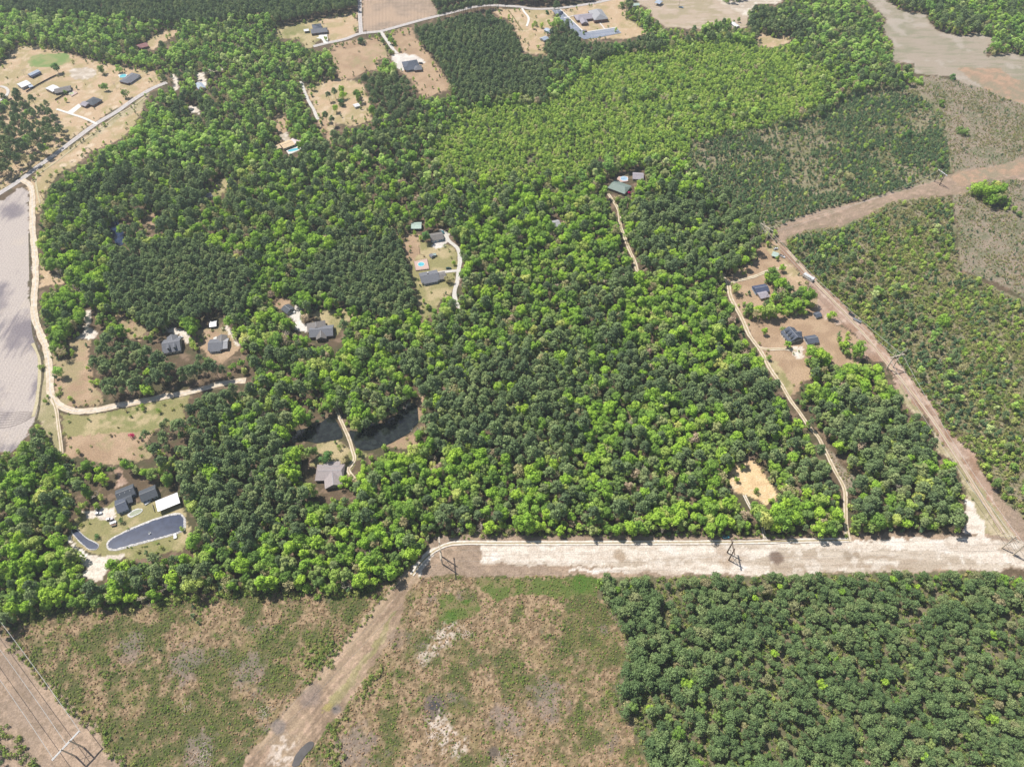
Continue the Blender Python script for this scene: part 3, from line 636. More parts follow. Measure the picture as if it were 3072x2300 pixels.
def sheet(name, poly, z, mat, label, ragged=.6, seed=3, closed_smooth=True):
    W = [at(*p)[:2] for p in poly]; P = densify(W, 1.0)
    if closed_smooth:
        for _ in range(3): P = (np.roll(P, 1, 0) + P + np.roll(P, -1, 0)) / 3
    c = P.mean(0); d = P - c; r = np.hypot(d[:, 0], d[:, 1])
    P = P + d / r[:, None] * ((fbm(P[:, 0], P[:, 1], 3.0, seed) - .5) * 2 * ragged)[:, None]
    o = link(name, raw_mesh(name, [(x, y, z) for x, y in P], [tuple(range(len(P)))], mat))
    return tag(o, label, None, None, 'structure'), P
M_rock = noise_mat('pale_rubble', alb(186,180,176), alb(238,234,230), 1.6, .95, .1, lo=.42, hi=.58)
def rim(name, P, label, w0=.5, w1=1.6, z=.42, seed=1, mat=None):
    """a bank of broken pale rubble round the water"""
    c = P.mean(0); V = []; F_ = []; n = len(P); d = np.roll(P, -1, 0) - np.roll(P, 1, 0); d /= np.hypot(d[:, 0], d[:, 1])[:, None]
    nrm = np.stack([d[:, 1], -d[:, 0]], 1)
    if ((P - c) * nrm).sum() < 0: nrm = -nrm
    w = w0 + (w1 - w0) * fbm(P[:, 0], P[:, 1], 4, seed)
    for i in range(n):
        a = P[i] - nrm[i] * w[i] * .7; m_ = P[i] + nrm[i] * .15; b_ = P[i] + nrm[i] * w[i]
        V += [(a[0], a[1], .12), (m_[0], m_[1], z + random.uniform(-.12, .15)), (b_[0], b_[1], .1)]
    for i in range(n):
        j = (i + 1) % n
        F_ += [(3*i, 3*i+1, 3*j+1, 3*j), (3*i+1, 3*i+2, 3*j+2, 3*j+1)]
    o = link(name, raw_mesh(name, V, F_, mat or M_rock)); return tag(o, label, None, None, 'structure')
_, P = sheet('pond', [(326,1646),(322,1630),(340,1614),(362,1603),(399,1585),(464,1560),(507,1546),(541,1541),(553,1558),(552,1589),(525,1600),(467,1615),(399,1633),(344,1648)], .30, M_pond, 'large blue-grey pond with a white rubble edge in the lower left lawn', .3)
rim('pond_edge', P, 'white rubble edge round the large lower left pond', .7, 1.8)
_, P = sheet('pond', [(214,1577),(226,1583),(239,1596),(261,1617),(297,1633),(293,1648),(268,1648),(239,1623),(217,1598)], .30, M_pond, 'small narrow pond left of the large one in the lower left lawn', .3)
rim('pond_edge', P, 'thin pale edge round the small narrow pond', .3, 1.0)
sheet('pond', [(868,1316),(890,1292),(935,1280),(963,1268),(985,1250),(1006,1258),(1020,1280),(1030,1312),(1017,1319),(992,1322),(952,1330),(912,1322),(880,1328)], .30, M_pond2, 'left half of the dark woodland pond, left of the two-rut causeway', .5)
sheet('pond', [(1046,1290),(1079,1295),(1110,1270),(1151,1270),(1195,1240),(1222,1205),(1252,1215),(1256,1268),(1226,1300),(1179,1326),(1122,1349),(1097,1353),(1068,1345),(1055,1318)], .30, M_pond2, 'right half of the dark woodland pond, right of the two-rut causeway', .5)
sheet('pond', [(330,640),(352,660),(372,700),(370,735),(350,740),(335,700),(322,668)], .30, M_pond, 'narrow strip of water glinting between dark pines at the left', .4)
sheet('puddle', [(872,2302),(884,2268),(905,2240),(930,2220),(948,2224),(938,2244),(914,2266),(896,2300)], .30, M_puddle, 'long grey puddle in the muddy corridor at the bottom', .6)
sheet('puddle', [(1286,2108),(1304,2098),(1322,2106),(1320,2124),(1300,2130),(1284,2124)], .32, M_puddle, 'round dark puddle in the middle of the clear-cut', .8)
sheet('puddle', [(993,2120),(1008,2118),(1014,2126),(1000,2132)], .32, M_puddle, 'small puddle at the end of the yellow-green wheel track', .4)

# ------------------------------------------------------------------ church car park
M_lot = noise_mat('car_park_asphalt', alb(128,138,158), alb(152,160,178), .3, .9)
lot, _ = sheet('parking_lot', [(1655,31),(1681,30),(1712,59),(1747,91),(1752,97),(1765,96),(1850,84),(1864,100),(1790,115),(1752,119),(1732,108),(1700,78),(1672,50)], .34, M_lot, 'blue-grey asphalt car park with white bay lines by the church', .05, closed_smooth=False)
M_white = noise_mat('white_line_paint', alb(236,234,230), alb(250,248,244), 2, .7)
def px_line(name, a, b, w, z, mat, parent=None):
    A = np.array(at(*a)[:2]); B = np.array(at(*b)[:2]); V, F_ = ribbon(np.array([A, (A + B) / 2, B]), w, z, 0, 1)
    return link(name, raw_mesh(name, V, F_, mat), parent)
for i in range(15):
    t = i / 14; x = 1766 + t * 84; y = 96 - t * 12
    px_line('bay_line', (x, y), (x + 6, y + 7), .3, .37, M_white, lot)
    px_line('bay_line', (x + 8, y + 10), (x + 13, y + 16), .3, .37, M_white, lot)
for i in range(9):
    t = i / 9; x = 1676 + t * 62; y = 33 + t * 57
    px_line('bay_line', (x, y), (x - 14, y + 2.5), .3, .37, M_white, lot)
for i, (a, b, lb) in enumerate((((1681,29),(1747,92),'white concrete walk along the upper edge of the church car park'),
    ((1762,96),(1850,83),'white concrete kerb walk along the lower church car park'),
    ((1789,57),(1814,88),'straight white footpath from the church wing to the car park'),
    ((1692,55),(1722,48),'short white walk from the car park to the church porch'))):
    o = px_line('path', a, b, 1.7, .40 + i * .01, RM['concrete']); tag(o, lb, None, None, 'structure')

# ================================================================== vegetation
def leaf_mat(name, cols, patch=0.02, transl=0.28, rough=.6):
    """cols: list of (position, colour) picked tree by tree; neighbours drift together a little"""
    m = bpy.data.materials.new(name); m.use_nodes = True
    nt = m.node_tree; N = nt.nodes; L = nt.links; N.clear()
    out = N.new('ShaderNodeOutputMaterial')
    oi = N.new('ShaderNodeObjectInfo')
    nz = N.new('ShaderNodeTexNoise'); nz.inputs['Scale'].default_value = patch; nz.inputs['Detail'].default_value = 2
    L.new(oi.outputs['Location'], nz.inputs['Vector'])
    mr = N.new('ShaderNodeMapRange'); mr.inputs[1].default_value = .3; mr.inputs[2].default_value = .7
    L.new(nz.outputs['Fac'], mr.inputs[0])
    mx = N.new('ShaderNodeMix'); mx.inputs[0].default_value = .68
    L.new(mr.outputs[0], mx.inputs[2]); L.new(oi.outputs['Random'], mx.inputs[3])
    rp = N.new('ShaderNodeValToRGB')
    while len(rp.color_ramp.elements) < len(cols): rp.color_ramp.elements.new(.5)
    for e, (p, c) in zip(rp.color_ramp.elements, cols): e.position = p; e.color = c
    L.new(mx.outputs[0], rp.inputs[0])
    at1 = N.new('ShaderNodeAttribute'); at1.attribute_name = 'tone'
    vm = N.new('ShaderNodeVectorMath'); vm.operation = 'SCALE'
    L.new(rp.outputs[0], vm.inputs[0]); L.new(at1.outputs['Fac'], vm.inputs['Scale'])
    df = N.new('ShaderNodeBsdfDiffuse'); tr = N.new('ShaderNodeBsdfTranslucent'); ms = N.new('ShaderNodeMixShader')
    ms.inputs[0].default_value = transl
    L.new(vm.outputs[0], df.inputs[0]); L.new(vm.outputs[0], tr.inputs[0])
    L.new(df.outputs[0], ms.inputs[1]); L.new(tr.outputs[0], ms.inputs[2]); L.new(ms.outputs[0], out.inputs[0])
    return m
LEAFK = 1.75
def G(r, g, b):
    c = lin(r, g, b, LEAFK); return (min(c[0], .8), min(c[1], .8), min(c[2], .8), 1)
LM = {
 'broad': leaf_mat('spring_leaves', [(.08, G(84,108,54)), (.28, G(104,132,56)), (.46, G(120,150,56)), (.6, G(138,162,60)), (.74, G(114,142,62)), (.93, G(162,164,94))]),
 'olive': leaf_mat('olive_leaves', [(.1, G(84,104,60)), (.4, G(102,124,66)), (.65, G(118,136,74)), (.9, G(140,144,98))]),
 'poplar': leaf_mat('soft_green_leaves', [(.15, G(104,134,70)), (.4, G(124,152,76)), (.65, G(144,168,84)), (.9, G(160,168,116))]),
 'pine': leaf_mat('pine_needles', [(.15, G(82,98,68)), (.45, G(96,112,74)), (.7, G(108,124,80)), (.92, G(120,128,86))], transl=.14),
 'young': leaf_mat('young_plantation_leaves', [(.1, G(100,122,66)), (.35, G(124,146,68)), (.6, G(142,162,74)), (.8, G(156,168,90)), (.95, G(156,148,116))], patch=.035),
 'ypine': leaf_mat('young_pine_needles', [(.15, G(74,94,68)), (.45, G(86,108,74)), (.7, G(102,120,80)), (.88, G(120,126,92)), (.97, G(142,130,108))], patch=.03, transl=.15),
 'wpine': leaf_mat('half_grown_pine_needles', [(.12, G(76,94,60)), (.35, G(86,104,66)), (.6, G(96,114,72)), (.85, G(108,120,78)), (.98, G(130,120,92))], patch=.03, transl=.18),
 'shrub': leaf_mat('brush_leaves', [(.12, G(84,104,52)), (.4, G(104,118,60)), (.65, G(124,126,72)), (.85, G(96,124,50)), (.95, G(150,132,96))], patch=.05, transl=.2),
 'scrub': leaf_mat('grey_olive_scrub', [(.1, G(92,100,60)), (.35, G(116,118,74)), (.55, G(134,130,86)), (.75, G(146,132,104)), (.92, G(118,136,62))], patch=.03, transl=.15),
 'dry': leaf_mat('dead_bracken', [(.2, G(128,104,80)), (.5, G(148,122,94)), (.8, G(122,108,80))], patch=.05, transl=.1),
 'azalea': leaf_mat('magenta_blossom', [(.2, G(170,20,90)), (.8, G(196,40,120))]),
 'dark': leaf_mat('dark_evergreen_leaves', [(.2, G(58,88,50)), (.8, G(80,112,60))], transl=.14),
 'pale': leaf_mat('budding_pale_leaves', [(.2, G(138,130,96)), (.5, G(150,146,104)), (.8, G(160,140,122))]),
}
M_bark = noise_mat('grey_brown_bark', G(96,80,66), G(128,112,96), 2, .95, .1)
M_twig = noise_mat('bare_grey_twigs', G(150,138,126), G(176,164,152), 1, .95, .1)

def cards(centers, radii, n, size, jit, rg, up=0.25, squash=1.0, tone=(.78, 1.18)):
    """leaf clumps: small quads strewn over the outside of the lobes"""
    centers = np.array(centers); radii = np.array(radii)
    w = radii ** 2; k = rg.choice(len(radii), n, p=w / w.sum())
    d = rg.normal(size=(n, 3)); d[:, 2] += up; d /= np.linalg.norm(d, axis=1)[:, None]
    r = radii[k] * rg.uniform(.72, 1.05, n)
    p = centers[k] + d * r[:, None] * np.array([1, 1, squash])
    nrm = d + rg.normal(size=(n, 3)) * jit; nrm /= np.linalg.norm(nrm, axis=1)[:, None]
    a = np.cross(nrm, rg.normal(size=(n, 3))); a /= np.linalg.norm(a, axis=1)[:, None]
    b = np.cross(nrm, a)
    s1 = size * rg.uniform(.6, 1.25, n); s2 = size * rg.uniform(.45, .95, n)
    a = a * s1[:, None] / 2; b = b * s2[:, None] / 2
    bend = nrm * (size * .12)
    V = np.stack([p - a - b * .6, p + a * .2 - b - bend, p + a + b * .3, p - a * .3 + b - bend], 1).reshape(-1, 3)
    lobe_t = rg.uniform(.9, 1.1, len(radii))
    T = rg.uniform(tone[0], tone[1], n) * lobe_t[k]
    return V, T
def tube_np(MBo, pts, r0, r1, n=5):
    for i in range(len(pts) - 1):
        t0 = i / (len(pts) - 1); t1 = (i + 1) / (len(pts) - 1)
        MBo.tube(pts[i], pts[i + 1], r0 + (r1 - r0) * t0, r0 + (r1 - r0) * t1, n)
def crown_mesh(name, V, T, mat):
    n = len(V) // 4
    me = bpy.data.meshes.new(name)
    me.vertices.add(len(V)); me.vertices.foreach_set('co', V.astype(np.float32).ravel())
    me.loops.add(4 * n); me.loops.foreach_set('vertex_index', np.arange(4 * n, dtype=np.int32))
    me.polygons.add(n); me.polygons.foreach_set('loop_start', np.arange(0, 4 * n, 4, dtype=np.int32))
    me.update(calc_edges=True)
    a = me.attributes.new('tone', 'FLOAT', 'FACE'); a.data.foreach_set('value', T.astype(np.float32))
    me.materials.append(mat); return me
def broad(rg, mat, h=15.0, cr=4.6, n=950, size=1.05, lobes=15):
    c0 = h - cr * 1.15; C_, R_ = [(0, 0, c0)], [cr * .62]
    sk = rg.choice([0, .6, 1.0])
    for i in range(lobes):
        az = rg.uniform(0, 6.283) + sk * .5; el = rg.uniform(-.6, 1.35); rr = cr * rg.uniform(.38, .92) * (1 + sk * .28 * math.cos(az))
        C_.append((rr * math.cos(az) * math.cos(el), rr * math.sin(az) * math.cos(el), c0 + cr * .78 * math.sin(el)))
        R_.append(cr * rg.uniform(.19, .46))
    V, T = cards(C_, R_, n, size, .27, rg, up=.42)
    m = MB(); lean = rg.uniform(-.4, .4, 2)
    tube_np(m, [(0, 0, -.3), (lean[0], lean[1], c0 * .5), (lean[0] * 1.5, lean[1] * 1.5, c0)], .26, .12)
    for i in range(1, 6):
        m.tube((lean[0], lean[1], c0 * rg.uniform(.55, .8)), C_[i], .10, .04, 4)
    return crown_mesh('crown', V, T, mat), raw_mesh('trunk', m.v, m.f, M_bark)
def pine(rg, mat, h=17.0, cr=3.6, n=900, size=.92):
    base = h * rg.uniform(.58, .66); C_, R_ = [], []
    nw = 30
    for i in range(nw):
        t = (i + .5) / nw; z = base + (h - base) * t
        rad = cr * (1 - t) ** .42 * rg.uniform(.40, .95); az = i * 2.4 + rg.uniform(-.5, .5)
        C_.append((rad * math.cos(az), rad * math.sin(az), z + rg.uniform(-.3, .3))); R_.append(cr * rg.uniform(.24, .38) * (1.05 - .25 * t))
    C_.append((0, 0, h - .3)); R_.append(cr * .26)
    V, T = cards(C_, R_, n, size, .42, rg, up=.5, squash=.75, tone=(.72, 1.2))
    m = MB(); lean = rg.uniform(-.35, .35, 2)
    tube_np(m, [(0, 0, -.3), (lean[0] * .6, lean[1] * .6, base), (lean[0], lean[1], h - .8)], .22, .06)
    for i in range(0, nw, 5): m.tube((lean[0] * .6, lean[1] * .6, C_[i][2] - .5), C_[i], .06, .025, 4)
    return crown_mesh('crown', V, T, mat), raw_mesh('trunk', m.v, m.f, M_bark)
def small(rg, mat, h, cr, n, size, conic=False, stem=True):
    C_, R_ = [], []
    k = 7
    for i in range(k):
        t = i / (k - 1); rad = cr * ((1 - t) * .6 if conic else rg.uniform(.2, .6)); az = rg.uniform(0, 6.28)
        C_.append((rad * math.cos(az), rad * math.sin(az), h * (.3 + .62 * t))); R_.append(cr * (.5 if not conic else .55 * (1.15 - t)))
    V, T = cards(C_, R_, n, size, .5, rg, up=.35)
    V[:, 2] = np.maximum(V[:, 2], .04)
    m = MB(); m.tube((0, 0, -.2), (0, 0, h * .6), .07, .03, 4)
    return crown_mesh('crown', V, T, mat), raw_mesh('trunk', m.v, m.f, M_bark)
def bare(rg, h=13.0):
    m = MB()
    def br(p, d, l, r, lev):
        q = p + d * l; m.tube(p, q, r, r * .62, 4 if lev else 5)
        if lev == 4: return
        for k in range(3 if lev < 3 else 4):
            nd = (d + Vector(rg.normal(size=3)) * .42 + Vector((0, 0, .12))).normalized()
            br(q if k else p + d * l * .8, nd, l * rg.uniform(.55, .75), max(r * .6, .035), lev + 1)
    br(Vector((0, 0, -.2)), Vector((0, 0, 1)), h * .36, .17, 0)
    return None, raw_mesh('bare_branches', m.v, m.f, M_twig)

rg = np.random.default_rng(11)
PROTO = {
 'broad':  [broad(rg, LM['broad'], h=rg.uniform(14, 17), cr=rg.uniform(4.2, 5.8)) for _ in range(9)],
 'olive':  [broad(rg, LM['olive'], h=rg.uniform(13, 16), cr=rg.uniform(3.8, 4.8), n=850) for _ in range(4)],
 'poplar': [broad(rg, LM['poplar'], h=rg.uniform(15, 18), cr=rg.uniform(3.8, 4.8), n=800) for _ in range(4)],
 'pine':   [pine(rg, LM['pine'], h=rg.uniform(16, 19), cr=rg.uniform(3.9, 4.8)) for _ in range(7)],
 'young':  [small(rg, LM['young'], rg.uniform(4.6, 6), rg.uniform(2.1, 2.7), 230, .85) for _ in range(5)],
 'ypine':  [small(rg, LM['ypine'], rg.uniform(4.5, 6), rg.uniform(1.5, 1.9), 170, .7, True) for _ in range(5)],
 'wpine':  [pine(rg, LM['wpine'], h=rg.uniform(9, 11), cr=rg.uniform(3.2, 3.9), n=620, size=.8) for _ in range(6)],
 'shrub':  [small(rg, LM['shrub'], rg.uniform(.9, 1.5), rg.uniform(.8, 1.3), 46, .5, stem=False) for _ in range(5)],
 'scrub':  [small(rg, LM['scrub'], rg.uniform(1.6, 2.4), rg.uniform(1.3, 1.9), 90, .6, stem=False) for _ in range(5)],
 'dry':    [small(rg, LM['dry'], rg.uniform(.5, .8), rg.uniform(.5, .8), 22, .42, stem=False) for _ in range(3)],
 'budding': [broad(rg, LM['pale'], h=rg.uniform(12, 15), cr=rg.uniform(3.6, 4.8), n=430, size=.8) for _ in range(3)],
 'bare':   [bare(rg, rg.uniform(11, 14)) for _ in range(4)],
}
HT = {'broad': 15.5, 'budding': 13, 'olive': 14.5, 'poplar': 16.5, 'pine': 17.5, 'young': 5.5, 'ypine': 5, 'wpine': 10, 'shrub': 1.2, 'scrub': 2, 'dry': .6, 'bare': 12}

# keep-out discs round buildings (filled in by the building list, plan metres)
KEEP = []
def keep_px(px, py, r): X, Y, _ = at(px, py); KEEP.append((X, Y, r))
for a in ((862,445,15),(884,452,9),(1862,560,17),(1872,536,9),(1838,568,9),(1916,526,9),(1250,680,8),(1311,712,10),(1298,766,6),(1263,795,11),(1300,840,15),
          (859,925,8),(963,990,20),(962,1015,10),(513,1035,16),(655,1032,14),(637,975,8),(2283,872,12),(2281,893,8),(2382,1005,15),(2437,1020,8),(2453,945,6),(2333,763,8),
          (374,1487,14),(445,1490,14),(500,1510,16),(363,1530,12),(400,1535,10),(985,1428,17),(985,1455,10),(425,140,9),(1955,24,8),(1668,668,7),(598,250,8),(1643,85,6),(1632,112,6),
          (2181,1657,5),(2186,1680,5),(1326,1680,6),(2277,713,4),(2297,728,4),(1909,12,8),(2209,76,7),(1977,10,10),(955,90,16),(1227,190,20),(103,222,12),(172,268,14),(70,256,10),(272,305,12),(385,238,14),(1240,1735,8),(935,1395,5),(2812,546,6)):
    keep_px(*a)

XMARG, YLO, YHI = 1.07, 62, 1110
def grid(sp, seed):
    r = np.random.default_rng(seed)
    yy = np.arange(YLO, YHI, sp * .87); pts = []
    for j, y in enumerate(yy):
        w = hw_at(y) * XMARG; xs = np.arange(-w, w, sp) + (sp / 2 if j % 2 else 0)
        pts.append(np.stack([xs, np.full(len(xs), y)], 1))
    P = np.concatenate(pts); return P + r.uniform(-.42, .42, P.shape) * sp, r
def clip_look(m, x, y, z):
    px, py = to_px(x, y, z); return look(m, np.clip(px, 2, 3069), np.clip(py, 2, 2297))
def place(wanted, sp, h, seed, keepf=1.0, top=True, r=0.0):
    P, rr = grid(sp, seed); x, y = P[:, 0], P[:, 1]
    wob = (fbm(x, y, 12, 5) - .5) * 8
    c = clip_look(wood, x + wob, y + wob, h * .68)
    base_open = clip_look((openmask > 0).astype(np.int16), x, y, 0)
    base_wood = clip_look(wood, x, y, 0)
    ok = np.isin(c, wanted)
    cpatch = np.isin(base_wood, [NONE])
    ok &= ~(cpatch & (base_open > 0))
    if top:
        ok &= clip_look(wood, x, y, h) != NONE
        if r:
            ok &= clip_look(wood, x - r, y, h * .68) != NONE; ok &= clip_look(wood, x + r, y, h * .68) != NONE
    ok &= rr.random(len(x)) < keepf * np.where(clip_look(thin, x, y, 0) > 0, .62, 1.0)
    for kx, ky, kr in KEEP:
        ok &= np.hypot(x - kx, y - ky) > kr + r * .6
        ok &= ~((np.abs(x - kx * y / ky) < kr * .8) & (y < ky) & (y > ky - kr - h * .75 * ky / H) )
    return x[ok], y[ok], c[ok], rr
POP_ = {k: [] for k in PROTO}            # kind -> rows (x, y, scale, scale_z, rot, variant)
def addk(kind, x, y, s, sz=None, var=None, rr=rng):
    n = len(x)
    if n == 0: return
    sz = s if sz is None else sz
    POP_[kind].append(np.stack([x, y, s, sz, rr.uniform(0, 6.283, n), rr.integers(0, len(PROTO[kind]), n) if var is None else var], 1))
# tall woods
x, y, c, rr = place([MIX, BROAD, POP, PINE, PINED, YARDP, GREYMIX], 6.4, 15.5, 1, r=2.2)
gk = (c != GREYMIX) | (rr.random(len(x)) < .35); x, y, c = x[gk], y[gk], c[gk]; n = len(x)
clump = fbm(x, y, 34, 101, 3); clump2 = fbm(x, y, 75, 103, 3); u = rr.random(n)
f_pine = np.select([c == PINE, c == PINED, c == YARDP, c == BROAD, c == POP, c == GREYMIX], [.80, .985, .93, .08, .10, .14], .08 + .56 * sstep(.44, .62, clump * .65 + clump2 * .35))
f_pine = np.where(c == PINE, np.clip(.62 + (clump - .5) * 2.0, .2, .95), f_pine)
isp = u < f_pine
v = rr.random(n); ol = sstep(.48, .64, fbm(x, y, 30, 107, 3))
f_ol = np.where(c == BROAD, .20, .26 + .28 * ol); f_bare = np.select([c == BROAD, c == GREYMIX, c == PINED], [.02, .16, 0], .05)
isb = ~isp & (v < f_bare); iso = ~isp & ~isb & (v < f_bare + f_ol); isr = ~isp & ~isb & ~iso
isu = isr & (rr.random(n) < np.where(c == BROAD, .05, .10)); isr &= ~isu
popl = isr & ((c == POP) | (c == GREYMIX) | ((y > 620) & (rr.random(n) < .6)))
isr &= ~popl
small_ = rr.random(n)
sc = np.where(small_ < .38, rr.uniform(.48, .8, n), np.where(small_ > .94, rr.uniform(1.15, 1.3, n), rr.uniform(.8, 1.12, n)))
dense = np.isin(c, [PINED])
sp_s = np.where(dense, rr.uniform(.72, .95, n), sc)
far_s = np.where(y > 700, .86, 1.0)
for kind, m in (('pine', isp), ('broad', isr), ('olive', iso), ('bare', isb), ('poplar', popl), ('budding', isu)):
    s = sp_s[m] * far_s[m]; addk(kind, x[m], y[m], s, s * rr.uniform(.86, 1.1, m.sum()), rr=rr)
# extra pines so that dense blocks close their canopy
x, y, c, rr = place([PINED, PINE], 6.2, 15.5, 2, r=2.0); m = rr.random(len(x)) < np.where(c == PINED, .85, .35); s = rr.uniform(.6, .85, m.sum()); addk('pine', x[m], y[m], s, s * 1.05, rr=rr)
# understorey
x, y, c, rr = place([MIX, BROAD, POP, PINE, GREYMIX], 5.0, 7, 3, .72, top=True)
m = rr.random(len(x)) < .70; s = rr.uniform(.7, 1.3, len(x))
addk('young', x[m], y[m], s[m], rr=rr); addk('ypine', x[~m], y[~m], s[~m], rr=rr)
# young plantation
x, y, c, rr = place([PLANT, GREYMIX], 3.4, 6, 4); n = len(x); gaps = fbm(x, y, 22, 117, 3)
keepm = rr.random(n) < np.where(gaps > .64, .6, .97)
x, y, c = x[keepm], y[keepm], c[keepm]; n = len(x); v = rr.random(n)
s = rr.uniform(.8, 1.2, n)
for kind, m in (('ypine', v < .07), ('young', v >= .07)): addk(kind, x[m], y[m], s[m], s[m] * rr.uniform(.85, 1.15, m.sum()), rr=rr)
x, y, c, rr = place([PLANT], 15, 13, 5, .28); v = rr.random(len(x)); s = rr.uniform(.55, .8, len(x))
for kind, m in (('poplar', v < .45), ('pine', (v > .45) & (v < .6)), ('bare', v > .85)): addk(kind, x[m], y[m], s[m], rr=rr)
# pine scrub
x, y, c, rr = place([PSCRUB], 3.15, 5, 6); n = len(x); g = fbm(x, y, 26, 121, 3); k = rr.random(n) < np.clip(1.35 - 1.3 * sstep(.45, .68, g), .3, 1) * np.clip(1.6 - (x - 300) / 420, .55, 1)
x, y = x[k], y[k]; n = len(x); v = rr.random(n); s = rr.uniform(.7, 1.25, n)
addk('ypine', x[v < .84], y[v < .84], s[v < .84], rr=rr); addk('young', x[v > .93], y[v > .93], s[v > .93] * .8, rr=rr); m = (v >= .84) & (v <= .93); addk('shrub', x[m], y[m], s[m] * 1.6, rr=rr)
x, y, c, rr = place([PSCRUB], 17, 11, 7, .22); s = rr.uniform(.4, .65, len(x)); m = rr.random(len(x)) < .6; addk('poplar', x[m], y[m], s[m], rr=rr); addk('bare', x[~m], y[~m], s[~m] * .8, rr=rr)
# right-hand scrubby wood
x, y, c, rr = place([RWOOD], 3.7, 6, 8); n = len(x); g = fbm(x, y, 40, 131, 3); g2 = fbm(x, y, 16, 133, 3)
k = rr.random(n) < np.clip(1.15 - 1.3 * sstep(.45, .62, g2), .3, 1); x, y, g, g2 = x[k], y[k], g[k], g2[k]; n = len(x); v = rr.random(n); s = rr.uniform(.7, 1.3, n)
dk = v < np.clip(.30 + 3.6 * (g - .5), .04, .92)
addk('ypine', x[dk], y[dk], s[dk] * 1.05, rr=rr); m = ~dk & (v < .9); addk('shrub', x[m], y[m], s[m] * 2.0, rr=rr); m = ~dk & (v >= .78); addk('young', x[m], y[m], s[m] * .85, rr=rr)
x, y, c, rr = place([RWOOD], 9.0, 11, 9); g = fbm(x, y, 38, 137, 3); ppx, ppy = to_px(x, y)
edge = 2366 + (ppy - 745) * .98
near_edge = (ppx < edge + 190)
v = rr.random(len(x)); k = v < np.where(near_edge, .5, .06 + .42 * sstep(.54, .68, g)); x, y = x[k], y[k]; v = rr.random(len(x)); s = rr.uniform(.5, .85, len(x))
for kind, m in (('pine', v < .42), ('olive', (v >= .42) & (v < .62)), ('poplar', (v >= .62) & (v < .84)), ('budding', (v >= .84) & (v < .92)), ('bare', v >= .95)): addk(kind, x[m], y[m], s[m], rr=rr)
# open brush land with saplings, top right
x, y, c, rr = place([SAPL], 5.0, 3, 10, .55, top=False); n = len(x); v = rr.random(n); s = rr.uniform(.35, .8, n); g = fbm(x, y, 30, 139, 3); k = rr.random(n) < np.clip(1.2 - 1.8 * sstep(.42, .62, g), .12, 1)
for kind, m in (('ypine', k & (v < .5)), ('shrub', k & (v >= .5))): addk(kind, x[m], y[m], s[m] * (1 if kind == 'ypine' else 2.0), rr=rr)
# wood below the cleared strip
x, y, c, rr = place([LWOOD], 4.0, 9, 12, r=1.2); n = len(x); g = fbm(x, y, 18, 141, 3); ppx, ppy = to_px(x, y)
k = rr.random(n) < np.clip(1.2 - 1.1 * sstep(.52, .66, g), .38, 1); x, y, ppx, ppy = x[k], y[k], ppx[k], ppy[k]; n = len(x); v = rr.random(n)
s = np.where(rr.random(n) < .42, rr.uniform(.5, .8, n), rr.uniform(.8, 1.2, n)) * np.where(ppx < 2150, 1.18, .98)
fr = (ppy < 1790)
for kind, m, f in (('wpine', v < .84, .95), ('olive', (v >= .84) & (v < .93), .55), ('broad', (v >= .93) & (v < np.where(fr, .985, .945)), .55), ('budding', (v >= .985), .5), ('bare', v > .997, .6)): addk(kind, x[m], y[m], s[m] * f, rr=rr)
x, y, c, rr = place([LWOOD], 3.0, 1.5, 13, .8, top=False); s = rr.uniform(.9, 1.9, len(x)); addk('shrub', x, y, s, rr=rr)
for zones, spc, pr_, sd_ in (([PSCRUB], 3.4, .5, 31), ([RWOOD], 2.8, .9, 32), ([SAPL], 3.4, .5, 33), ([LWOOD], 3.9, .3, 34)):
    x, y, c, rr = place(zones, spc, 1.5, sd_, pr_, top=False); s = rr.uniform(.5, 1.25, len(x)); addk('scrub', x, y, s, s * rr.uniform(.7, 1.2, len(x)), rr=rr)
# brush on the clear-cuts
P, rr = grid(1.5, 14); x, y = P[:, 0], P[:, 1]; gcl = clip_look(ground, x, y, 0)
k = np.isin(gcl, [BRUSH, CLEARR, GREENB, GBRUSH]) & (clip_look(openmask, x, y, 0) != ROADM); x, y, gcl = x[k], y[k], gcl[k]; n = len(x)
g = fbm(x, y, 14, 31) * .62 + fbm(x, y, 5, 41, 3) * .38
pr = np.select([gcl == BRUSH, gcl == CLEARR, gcl == GREENB], [(.16 + .60 * sstep(.40, .54, g)), .12 + .42 * sstep(.45, .64, g), .48 + .3 * sstep(.48, .6, g)], .12)
k = rr.random(n) < pr; s = rr.uniform(.25, .85, n) * np.where(fbm(x, y, 25, 151, 2) > .6, 1.35, 1); s = np.where(gcl == GREENB, s * .8, s)
addk('shrub', x[k], y[k], s[k], s[k] * rr.uniform(.6, 1.1, k.sum()), rr=rr)
k2 = (~k) & (rr.random(n) < np.where(np.isin(gcl, [BRUSH, CLEARR]), .46, .16)); addk('dry', x[k2], y[k2], rr.uniform(.5, 1.3, k2.sum()), rr=rr)
k3 = (~k) & (~k2) & (gcl == GBRUSH) & (rr.random(n) < .26 * sstep(.4, .6, fbm(x, y, 24, 155, 3)) + .03); addk('scrub', x[k3], y[k3], rr.uniform(.35, .9, k3.sum()), rr=rr); k4 = (gcl == GBRUSH) & ~k & ~k2 & ~k3 & (rr.random(n) < .08 * sstep(.48, .6, fbm(x, y, 16, 157, 3))); addk('ypine', x[k4], y[k4], rr.uniform(.35, .8, k4.sum()), rr=rr)
P, rr = grid(3.2, 41); x, y = P[:, 0], P[:, 1]; gcl = clip_look(ground, x, y, 0)
near = np.zeros(len(x), bool)
for dx, dy in ((7, 0), (-7, 0), (0, 8), (0, -5)): near |= clip_look(ground, x + dx, y + dy, 0) == LITTER
